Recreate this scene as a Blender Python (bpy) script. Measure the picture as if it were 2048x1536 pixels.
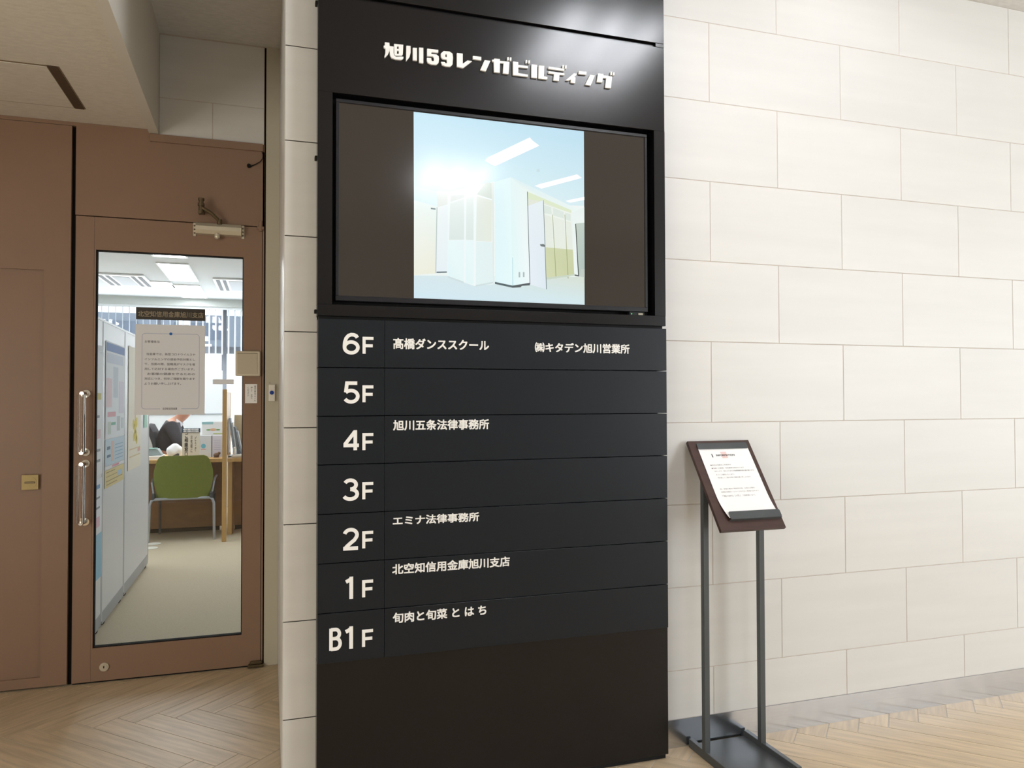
import bpy, bmesh, math, random
from mathutils import Matrix, Vector
random.seed(7)
for _o in list(bpy.data.objects):
    bpy.data.objects.remove(_o)
SC = bpy.context.scene
COL = SC.collection

# ------------------------------------------------------------------ camera, world, exposure
CAM_H, CAM_D = 1.2606, 2.4512
def _cam():
    yaw, pitch, roll = .3101, .0208, -.0023
    cy, sy = math.cos(yaw), math.sin(yaw)
    f = Vector((sy, cy, 0)); r = Vector((cy, -sy, 0)); u = Vector((0, 0, 1))
    f2 = f*math.cos(pitch) + u*math.sin(pitch); u2 = u*math.cos(pitch) - f*math.sin(pitch)
    r3 = r*math.cos(roll) + u2*math.sin(roll); u3 = u2*math.cos(roll) - r*math.sin(roll)
    m = Matrix((( r3.x, u3.x, -f2.x, 0), (r3.y, u3.y, -f2.y, -CAM_D), (r3.z, u3.z, -f2.z, CAM_H), (0, 0, 0, 1)))
    cd = bpy.data.cameras.new('camera'); cd.sensor_width = 36; cd.sensor_fit = 'HORIZONTAL'
    cd.lens = 1511.66/2048*36; cd.clip_start = .05; cd.clip_end = 200
    o = bpy.data.objects.new('camera', cd); COL.objects.link(o); o.matrix_world = m
    SC.camera = o
_cam()
W = bpy.data.worlds.new('daylight'); SC.world = W; W.use_nodes = True
W.node_tree.nodes['Background'].inputs[0].default_value = (.93, .97, 1, 1)
W.node_tree.nodes['Background'].inputs[1].default_value = 2.6
SC.view_settings.view_transform = 'Standard'; SC.view_settings.look = 'None'
SC.view_settings.exposure = 0.0; SC.view_settings.gamma = 1; SC.view_settings.use_curve_mapping = False
def area(name, loc, rot, sx, sy, power, col):
    l = bpy.data.lights.new(name, 'AREA'); l.shape = 'RECTANGLE'; l.size = sx; l.size_y = sy
    l.energy = power; l.color = col
    o = bpy.data.objects.new(name, l); COL.objects.link(o); o.location = loc; o.rotation_euler = rot
R90 = math.pi/2
area('window_daylight', (6.6, -4.95, 1.55), (R90, 0, 0), 3.6, 2.5, 150, (.88, .94, 1))
area('entrance_daylight', (8.9, -2.4, 1.45), (R90, 0, R90), 3.4, 2.6, 70, (.88, .94, 1))
area('office_window_daylight', (-1.0, 8.2, 1.5), (-R90, 0, 0), 4.2, 1.9, 100, (.92, .97, 1))
area('hall_left_fill', (-2.95, -2.9, 1.15), (R90, 0, -R90), 3.0, 1.7, 84, (1, .95, .845))  # added fill for the dim door side; the left wall has no window
LAMP_HALL = 38.0
LAMP_OFFICE = 19.0

# ------------------------------------------------------------------ helpers
def lin(c):
    def f(v):
        v = v/255
        return v/12.92 if v <= .04045 else ((v+.055)/1.055)**2.4
    return (f(c[0]), f(c[1]), f(c[2]), 1)
def mat(name, rgb, rough=.5, metal=0, var=0, scale=8, stretch=(1, 1, 1), bump=0, bscale=200, coat=0, spec=.5, emit=None, estr=1, trans=0, ior=1.45, rnd=0, aniso=0, alpha=1):
    m = bpy.data.materials.new(name); m.use_nodes = True
    nt = m.node_tree; N = nt.nodes; L = nt.links; p = N['Principled BSDF']
    c = lin(rgb)
    p.inputs['Base Color'].default_value = c
    p.inputs['Roughness'].default_value = rough; p.inputs['Metallic'].default_value = metal
    p.inputs['Specular IOR Level'].default_value = spec
    p.inputs['Coat Weight'].default_value = coat
    p.inputs['Transmission Weight'].default_value = trans; p.inputs['IOR'].default_value = ior
    p.inputs['Anisotropic'].default_value = aniso
    p.inputs['Alpha'].default_value = alpha
    if emit is not None:
        p.inputs['Emission Color'].default_value = lin(emit); p.inputs['Emission Strength'].default_value = estr
    tc = N.new('ShaderNodeTexCoord')
    if var:
        mp = N.new('ShaderNodeMapping'); mp.inputs['Scale'].default_value = stretch
        L.new(tc.outputs['Object'], mp.inputs['Vector'])
        if rnd:
            oi = N.new('ShaderNodeObjectInfo'); ml = N.new('ShaderNodeMath'); ml.operation = 'MULTIPLY'; ml.inputs[1].default_value = 37
            L.new(oi.outputs['Random'], ml.inputs[0]); L.new(ml.outputs[0], mp.inputs['Location'])
        nz = N.new('ShaderNodeTexNoise'); nz.inputs['Scale'].default_value = scale; nz.inputs['Detail'].default_value = 4
        L.new(mp.outputs[0], nz.inputs['Vector'])
        mx = N.new('ShaderNodeMix'); mx.data_type = 'RGBA'
        mr = N.new('ShaderNodeMapRange'); mr.inputs[1].default_value = .35; mr.inputs[2].default_value = .68
        L.new(nz.outputs[0], mr.inputs[0]); L.new(mr.outputs[0], mx.inputs[0])
        mx.inputs[6].default_value = c
        d = 1-var
        mx.inputs[7].default_value = (c[0]*d, c[1]*d, c[2]*d, 1)
        out = mx.outputs[2]
        if rnd:
            hs = N.new('ShaderNodeHueSaturation'); m2 = N.new('ShaderNodeMapRange')
            m2.inputs[3].default_value = 1-rnd; m2.inputs[4].default_value = 1+rnd
            L.new(oi.outputs['Random'], m2.inputs[0]); L.new(m2.outputs[0], hs.inputs['Value']); L.new(out, hs.inputs['Color'])
            out = hs.outputs[0]
        L.new(out, p.inputs['Base Color'])
    if bump:
        nb = N.new('ShaderNodeTexNoise'); nb.inputs['Scale'].default_value = bscale; nb.inputs['Detail'].default_value = 3
        L.new(tc.outputs['Object'], nb.inputs['Vector'])
        bp = N.new('ShaderNodeBump'); bp.inputs['Strength'].default_value = bump; bp.inputs['Distance'].default_value = .001
        L.new(nb.outputs[0], bp.inputs['Height']); L.new(bp.outputs[0], p.inputs['Normal'])
    return m
def glass_mat(name, tint, refl=.08):
    m = bpy.data.materials.new(name); m.use_nodes = True
    nt = m.node_tree; N = nt.nodes; L = nt.links; N.remove(N['Principled BSDF'])
    t = N.new('ShaderNodeBsdfTransparent'); t.inputs[0].default_value = lin(tint)
    g = N.new('ShaderNodeBsdfGlossy'); g.inputs['Roughness'].default_value = .01
    fr = N.new('ShaderNodeFresnel'); fr.inputs[0].default_value = 1.45
    mx = N.new('ShaderNodeMixShader'); L.new(fr.outputs[0], mx.inputs[0]); L.new(t.outputs[0], mx.inputs[1]); L.new(g.outputs[0], mx.inputs[2])
    L.new(mx.outputs[0], N['Material Output'].inputs[0])
    return m
def emit_mat(name, rgb, s):
    m = bpy.data.materials.new(name); m.use_nodes = True
    nt = m.node_tree; N = nt.nodes; L = nt.links; p = N['Principled BSDF']
    p.inputs['Base Color'].default_value = lin(rgb); p.inputs['Emission Color'].default_value = lin(rgb); p.inputs['Emission Strength'].default_value = s
    return m

class MB:
    def __init__(s): s.b = bmesh.new()
    def box(s, x0, x1, y0, y1, z0, z1, bev=0, seg=1, M=None):
        r = bmesh.ops.create_cube(s.b, size=1)
        vs = r['verts']
        for v in vs:
            v.co = Vector(((x0+x1)/2+v.co.x*(x1-x0), (y0+y1)/2+v.co.y*(y1-y0), (z0+z1)/2+v.co.z*(z1-z0)))
        if bev:
            es = list({e for v in vs for e in v.link_edges})
            rb = bmesh.ops.bevel(s.b, geom=es, offset=bev, segments=seg, affect='EDGES', profile=.5)
            vs = list({v for v in rb['verts']} | {v for v in vs if v.is_valid})
        if M is not None:
            for v in vs: v.co = M @ v.co
        return s
    def cyl(s, p0, p1, r0, r1=None, n=20, caps=True):
        r1 = r0 if r1 is None else r1
        p0 = Vector(p0); p1 = Vector(p1); d = p1-p0
        q = d.to_track_quat('Z', 'Y').to_matrix().to_4x4()
        r = bmesh.ops.create_cone(s.b, cap_ends=caps, segments=n, radius1=r0, radius2=r1, depth=d.length)
        M = Matrix.Translation((p0+p1)/2) @ q
        for v in r['verts']: v.co = M @ v.co
        return s
    def ball(s, c, r, sc=(1, 1, 1), n=12):
        q = bmesh.ops.create_uvsphere(s.b, u_segments=n*2, v_segments=n, radius=r)
        for v in q['verts']: v.co = Vector((c[0]+v.co.x*sc[0], c[1]+v.co.y*sc[1], c[2]+v.co.z*sc[2]))
        return s
    def prism(s, pts, fn, a, b):
        """extrude polygon pts (2D) between fn(p, a) and fn(p, b)"""
        f = [s.b.verts.new(fn(p, a)) for p in pts]; k = [s.b.verts.new(fn(p, b)) for p in pts]
        n = len(pts)
        s.b.faces.new(f); s.b.faces.new(list(reversed(k)))
        for i in range(n): s.b.faces.new((f[i], k[i], k[(i+1) % n], f[(i+1) % n]))
        return s
    def tube(s, pts, r, n=10, closed=False):
        pts = [Vector(p) for p in pts]; rings = []
        N = len(pts)
        up = None
        for i, p in enumerate(pts):
            a = pts[max(i-1, 0)]; b = pts[min(i+1, N-1)]; d = (b-a).normalized()
            if up is None: up = d.orthogonal().normalized()
            up = (up - d*up.dot(d)).normalized(); w = d.cross(up)
            rings.append([s.b.verts.new(p + up*r*math.cos(t*2*math.pi/n) + w*r*math.sin(t*2*math.pi/n)) for t in range(n)])
        for i in range(N-1):
            for t in range(n):
                s.b.faces.new((rings[i][t], rings[i][(t+1) % n], rings[i+1][(t+1) % n], rings[i+1][t]))
        s.b.faces.new(list(reversed(rings[0]))); s.b.faces.new(rings[-1])
        return s
    def done(s, name, m, parent=None, label=None, cat=None, group=None, kind=None, smooth=False, M=None, origin=None):
        bmesh.ops.recalc_face_normals(s.b, faces=s.b.faces)
        if smooth:
            for f in s.b.faces: f.smooth = True
            for e in s.b.edges:
                if len(e.link_faces) == 2 and e.calc_face_angle(0) > .6: e.smooth = False
        me = bpy.data.meshes.new(name)
        if origin is not None:
            o3 = Vector(origin)
            for v in s.b.verts: v.co -= o3
        s.b.to_mesh(me); s.b.free(); me.materials.append(m)
        o = bpy.data.objects.new(name, me); COL.objects.link(o)
        if origin is not None: o.location = o3
        if M is not None: o.matrix_world = M
        tag(o, label, cat, group, kind)
        if parent: adopt(o, parent)
        return o
def tag(o, label=None, cat=None, group=None, kind=None):
    if label: o['label'] = label
    if cat: o['category'] = cat
    if group: o['group'] = group
    if kind: o['kind'] = kind
    return o
def wmat(o):
    m = o.matrix_basis.copy(); 
    if o.parent: m = wmat(o.parent) @ o.matrix_parent_inverse @ m
    return m
def adopt(o, p):
    o.parent = p; o.matrix_parent_inverse = wmat(p).inverted()
def thing(name, loc, label, cat, group=None, kind=None):
    o = bpy.data.objects.new(name, None); COL.objects.link(o); o.location = loc; o.empty_display_size = .1
    return tag(o, label, cat, group, kind)
def structure(name, loc=(0, 0, 0)):
    return thing(name, loc, None, None, kind='structure')
def text(name, s, m, x0, x1, z0, z1, y, parent, depth=.001, bold=0, fn=None, label=None, aspect=None):
    """lettering fitted into the rectangle x0..x1, z0..z1 on a plane facing -y (or mapped by fn(a, b, d))"""
    cu = bpy.data.curves.new(name, 'FONT'); cu.body = s; cu.size = 1; cu.resolution_u = 3
    to = bpy.data.objects.new('tmp', cu); COL.objects.link(to)
    dg = bpy.context.evaluated_depsgraph_get(); dg.update()
    me = bpy.data.meshes.new_from_object(to.evaluated_get(dg))
    bpy.data.objects.remove(to)
    me.name = name
    xs = [v.co.x for v in me.vertices]; ys = [v.co.y for v in me.vertices]
    ax, bx, ay, by = min(xs), max(xs), min(ys), max(ys)
    bm = bmesh.new(); bm.from_mesh(me)
    bmesh.ops.remove_doubles(bm, verts=bm.verts, dist=1e-5)
    kz = (z1-z0)/(by-ay); kx = (x1-x0)/(bx-ax)
    fs = list(bm.faces)
    if depth:
        r = bmesh.ops.extrude_face_region(bm, geom=fs)
        nv = [g for g in r['geom'] if isinstance(g, bmesh.types.BMVert)]
        for v in nv: v.co.z += 1
    if bold:
        base = bm.copy(); bm.clear(); n0 = 0; tmp = bpy.data.meshes.new('tmp'); base.to_mesh(tmp); base.free()
        for q, (u, w_) in enumerate(((-1, -1), (1, -1), (-1, 1), (1, 1), (0, 0))):
            bm.from_mesh(tmp); bm.verts.ensure_lookup_table()
            for v in bm.verts[n0:]:
                v.co.x += u*bold; v.co.y += w_*bold; v.co.z *= 1+.04*q if depth else 1; v.co.z += 0 if depth else q*.01
            n0 = len(bm.verts)
        bpy.data.meshes.remove(tmp)
    for v in bm.verts:
        a = x0+(v.co.x-ax)*kx; b = z0+(v.co.y-ay)*kz; d = v.co.z*(depth or .002)
        v.co = fn(a, b, d) if fn else Vector((a, y-d, b))
    bmesh.ops.recalc_face_normals(bm, faces=bm.faces)
    bm.to_mesh(me); bm.free(); me.materials.clear(); me.materials.append(m)
    o = bpy.data.objects.new(name, me); COL.objects.link(o)
    if label: o['label'] = label
    adopt(o, parent)
    return o

# ------------------------------------------------------------------ materials
M = {}
M['tile'] = mat('wall_tile_ceramic', (218, 217, 214), .34, var=.045, scale=2.6, stretch=(.55, 1, 6), rnd=.012, spec=.45)
M['grout'] = mat('grout', (206, 194, 184), .9, var=.1, scale=20)
M['plank'] = mat('floor_plank_ceramic', (211, 189, 158), .42, var=.24, scale=5, stretch=(1, 11, 1), rnd=.05, spec=.35)
M['fgrout'] = mat('floor_grout', (196, 190, 182), .9, var=.08, scale=30)
M['ceil'] = mat('ceiling_rockwool', (222, 216, 204), .95, var=.10, scale=70, stretch=(.4, 1, 1), bump=.6, bscale=90)
M['ceilhall'] = mat('ceiling_rockwool_white', (220, 219, 216), .95, var=.10, scale=70, stretch=(.4, 1, 1), bump=.6, bscale=90)
M['plaster'] = mat('hall_plaster', (176, 172, 166), .85, var=.03, scale=3)
M['beam'] = mat('painted_beam', (214, 210, 200), .6, var=.02, scale=3)
M['brown'] = mat('brown_painted_steel', (146, 118, 99), .42, var=.03, scale=6, bump=.12, bscale=350)
M['gap'] = mat('dark_gap', (14, 11, 10), .9, var=.05)
M['jamb'] = mat('grey_beige_paint', (196, 190, 172), .45, var=.02)
M['steel'] = mat('brushed_stainless', (214, 219, 228), .2, 1, var=.06, scale=14, stretch=(.4, 1, 40), aniso=.6)
M['black'] = mat('black_powder_coat', (15, 14, 16), .24, var=.05, scale=4, bump=.02, bscale=900, spec=.5)
M['strip'] = mat('charcoal_panel', (21, 26, 32), .36, var=.04, scale=4, bump=.05, bscale=900, spec=.38)
M['deep'] = mat('black_recess', (8, 8, 9), .7, var=.05)
M['letter'] = mat('white_letter', (244, 243, 240), .5, var=.01, emit=(244, 243, 240), estr=0)
M['bezel'] = mat('monitor_bezel', (26, 26, 31), .35, var=.04)
M['screenoff'] = mat('screen_dark', (12, 11, 11), .13, var=.02, emit=(62, 55, 48), estr=.85, spec=.5)
M['gunmetal'] = mat('grey_powder_coat', (74, 78, 80), .4, var=.05, scale=10, bump=.1, bscale=600)
M['walnut'] = mat('dark_walnut', (74, 54, 50), .38, var=.22, scale=6, stretch=(1, 12, 1))
M['paper'] = mat('white_paper', (250, 250, 250), .8, var=.01)
def thin_paper(name, rgb):
    m = bpy.data.materials.new(name); m.use_nodes = True; nt = m.node_tree; N = nt.nodes; L = nt.links
    t = N.new('ShaderNodeBsdfTranslucent'); t.inputs[0].default_value = lin(rgb); N['Principled BSDF'].inputs['Base Color'].default_value = lin(rgb)
    N['Principled BSDF'].inputs['Roughness'].default_value = .8
    x = N.new('ShaderNodeMixShader'); x.inputs[0].default_value = .6
    L.new(N['Principled BSDF'].outputs[0], x.inputs[1]); L.new(t.outputs[0], x.inputs[2]); L.new(x.outputs[0], N['Material Output'].inputs[0])
    return m
M['sheet'] = thin_paper('thin_notice_paper', (248, 245, 243))
M['ink'] = mat('black_ink', (40, 38, 40), .8, var=.02)
M['inkgrey'] = mat('grey_ink', (105, 100, 102), .8, var=.02)
M['inkred'] = mat('pale_red_ink', (236, 208, 206), .8, var=.02)
M['inkblue'] = mat('blue_ink', (40, 108, 190), .7, var=.02)
M['linelilac'] = mat('lilac_line_ink', (150, 158, 200), .7, var=.02)
M['champagne'] = mat('champagne_metal', (216, 209, 192), .34, .5, var=.03)
M['bronze'] = mat('dull_bronze', (112, 100, 78), .38, .8, var=.1)
M['brass'] = mat('dull_brass', (150, 132, 92), .38, .7, var=.08)
M['chrome'] = mat('chrome', (200, 196, 188), .12, 1, var=.02)
M['acrylic'] = mat('clear_acrylic', (255, 252, 248), .03, trans=1, ior=1.45, var=0)
M['glass'] = glass_mat('door_glass', (252, 253, 253))
M['cream'] = mat('cream_plastic', (214, 204, 184), .45, var=.02)
M['cream2'] = mat('cream_plastic_lid', (198, 188, 168), .5, var=.02)
M['whiteplastic'] = mat('white_plastic', (236, 232, 222), .4, var=.01)
M['bluebutton'] = mat('blue_button', (28, 62, 150), .3, var=.02)
M['plate'] = mat('dark_bronze_film', (56, 50, 44), .4, var=.04)
M['platetext'] = mat('gold_grey_letters', (158, 146, 122), .4, .3, var=.02)
M['lamp'] = emit_mat('lamp_diffuser', (250, 251, 255), LAMP_HALL)
M['lampnear'] = emit_mat('lamp_diffuser_near', (250, 251, 255), LAMP_HALL*1.9)
M['lampoff'] = emit_mat('office_lamp_diffuser', (248, 252, 255), LAMP_OFFICE)
M['white'] = mat('office_white_paint', (236, 240, 243), .6, var=.02)
M['ofceil'] = mat('office_ceiling_board', (192, 197, 200), .9, var=.03, scale=40)
M['carpet'] = mat('loop_carpet', (200, 186, 160), .98, var=.12, scale=120, bump=.5, bscale=300)
M['oak'] = mat('light_oak', (212, 168, 104), .45, var=.12, scale=7, stretch=(8, 8, .8))
M['oakpanel'] = mat('oak_veneer_panel', (158, 112, 66), .5, var=.22, scale=5, stretch=(1.2, 8, 3))
M['green'] = mat('green_chair_fabric', (122, 132, 50), .85, var=.1, scale=60, bump=.3, bscale=500)
M['silver'] = mat('silver_tube', (176, 180, 186), .3, .7, var=.02)
M['greyplastic'] = mat('dark_grey_plastic', (70, 72, 76), .5, var=.03)
M['mullion'] = mat('grey_aluminium', (122, 126, 134), .45, .2, var=.02)
M['blind'] = mat('blind_fabric', (232, 238, 246), .8, var=.02)
M['partition'] = mat('white_steel_panel', (228, 229, 231), .45, var=.02)
M['suit'] = mat('charcoal_suit', (56, 56, 62), .9, var=.14, scale=50, bump=.2)
M['skin'] = mat('skin', (206, 150, 124), .5, var=.05, scale=20)
M['hair'] = mat('black_hair', (24, 22, 22), .5, var=.2, scale=90)
M['shirt'] = mat('white_shirt', (232, 232, 238), .8, var=.02)
def flat(name, rgb, r=.7): 
    if name not in M: M[name] = mat(name, rgb, r, var=.02)
    return M[name]

# baked outlines: title characters and monitor picture, in metres on their own planes
TITLE = [[[(0.3419,2.3911),(0.3558,2.3912),(0.3567,2.3787),(0.3563,2.3657),(0.3517,2.3541),(0.342,2.3425),(0.3406,2.346),(0.3436,2.3581),(0.3438,2.371),(0.3383,2.3742),(0.3383,2.3803),(0.3419,2.3801)],[(0.3567,2.381),(0.3697,2.381),(0.3693,2.3617),(0.3707,2.3537),(0.376,2.3495),(0.4005,2.3531),(0.4005,2.3477),(0.3935,2.342),(0.376,2.3411),(0.3633,2.344),(0.3581,2.3527),(0.3567,2.3693)],[(0.3709,2.3901),(0.3799,2.3904),(0.38,2.354),(0.3737,2.3539),(0.3716,2.3569)],[(0.386,2.3906),(0.4,2.3912),(0.3986,2.3606),(0.3954,2.3559),(0.386,2.3549)],[(0.3799,2.3904),(0.386,2.3906),(0.386,2.384),(0.3799,2.3838)],[(0.3799,2.3756),(0.386,2.3758),(0.386,2.3699),(0.38,2.3698)],[(0.38,2.3594),(0.386,2.3598),(0.386,2.3549),(0.38,2.354)]],[[(0.4103,2.39),(0.4235,2.3905),(0.4235,2.3692),(0.4204,2.3558),(0.4094,2.3402),(0.4099,2.3626)],[(0.431,2.3861),(0.444,2.387),(0.444,2.3461),(0.431,2.3462)],[(0.4511,2.3897),(0.4647,2.3906),(0.4647,2.3406),(0.4511,2.3411)]],[[(0.4773,2.3898),(0.5135,2.3906),(0.5135,2.3818),(0.4916,2.3806),(0.4904,2.3743),(0.5072,2.3749),(0.5149,2.37),(0.5159,2.3606),(0.5144,2.3485),(0.5072,2.3416),(0.4904,2.3405),(0.4797,2.3443),(0.4766,2.3517),(0.4766,2.36),(0.4904,2.3605),(0.4916,2.3526),(0.4964,2.3513),(0.5,2.3549),(0.4995,2.3643),(0.4957,2.3674),(0.4773,2.366)]],[[(0.5314,2.3895),(0.5369,2.3896),(0.5369,2.3712),(0.5422,2.3709),(0.5422,2.3633),(0.5289,2.3629),(0.5229,2.3687),(0.5224,2.3806)],[(0.5369,2.3896),(0.5507,2.3906),(0.5605,2.3847),(0.5622,2.3717),(0.5605,2.3499),(0.5532,2.3417),(0.5386,2.3403),(0.5265,2.3434),(0.5229,2.3532),(0.535,2.3541),(0.5374,2.3504),(0.5422,2.351),(0.5422,2.3805),(0.5369,2.3807)]],[[(0.5756,2.3892),(0.5947,2.3897),(0.5947,2.3564),(0.6107,2.3697),(0.6263,2.3694),(0.5959,2.3426),(0.5756,2.3447)]],[[(0.6293,2.387),(0.6574,2.3877),(0.6574,2.3763),(0.6293,2.3766)],[(0.6691,2.3786),(0.6887,2.3788),(0.6728,2.3419),(0.6541,2.3436)]],[[(0.7018,2.3884),(0.7215,2.3892),(0.7215,2.3833),(0.7546,2.3844),(0.7515,2.3432),(0.7321,2.3431),(0.7347,2.377),(0.7215,2.3765),(0.7209,2.3433),(0.7017,2.3433),(0.7008,2.3773),(0.695,2.3773),(0.695,2.3839),(0.7013,2.384)],[(0.7475,2.3996),(0.7526,2.3996),(0.7526,2.3892),(0.747,2.3892)],[(0.7567,2.3999),(0.7618,2.3999),(0.7613,2.3892),(0.7562,2.389)]],[[(0.7674,2.3876),(0.7854,2.3875),(0.7854,2.3782),(0.8195,2.3785),(0.8195,2.3718),(0.7854,2.3708),(0.7853,2.3505),(0.8194,2.35),(0.8194,2.3426),(0.7673,2.342)],[(0.8123,2.3986),(0.817,2.3988),(0.8169,2.3888),(0.8117,2.3886)],[(0.8216,2.3986),(0.8268,2.3989),(0.8263,2.3889),(0.8211,2.3887)]],[[(0.8324,2.3865),(0.8525,2.3872),(0.8523,2.3427),(0.8323,2.3419)],[(0.8585,2.3863),(0.8779,2.3869),(0.8762,2.3515),(0.8892,2.3512),(0.8883,2.3423),(0.8578,2.3417)]],[[(0.8932,2.3867),(0.9512,2.3869),(0.9507,2.3798),(0.8927,2.3796)],[(0.8937,2.3713),(0.9512,2.3713),(0.9506,2.3647),(0.933,2.3644),(0.9302,2.3427),(0.9111,2.3428),(0.9138,2.3644),(0.8932,2.3642)],[(0.9443,2.3991),(0.9497,2.399),(0.9491,2.3886),(0.9438,2.3887)],[(0.954,2.3993),(0.9593,2.3991),(0.9588,2.3886),(0.9534,2.3889)]],[[(0.9854,2.3758),(0.997,2.3758),(0.9872,2.3631),(0.9915,2.3619),(0.9901,2.3428),(0.9744,2.343),(0.9753,2.3543),(0.9672,2.3487),(0.9554,2.3482)]],[[(1.0043,2.3863),(1.0324,2.387),(1.0315,2.3772),(1.0038,2.3761)],[(1.046,2.3786),(1.0636,2.3788),(1.0478,2.3419),(1.0278,2.3425)]],[[(1.0763,2.3876),(1.0962,2.3877),(1.0962,2.3836),(1.129,2.3837),(1.1238,2.3417),(1.1029,2.3417),(1.1072,2.3748),(1.0939,2.3746),(1.0911,2.3581),(1.0712,2.3574)],[(1.1235,2.3995),(1.1291,2.3994),(1.1285,2.3885),(1.1229,2.3886)],[(1.1336,2.3995),(1.1386,2.3994),(1.138,2.3885),(1.1324,2.3885)]]]
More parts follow.
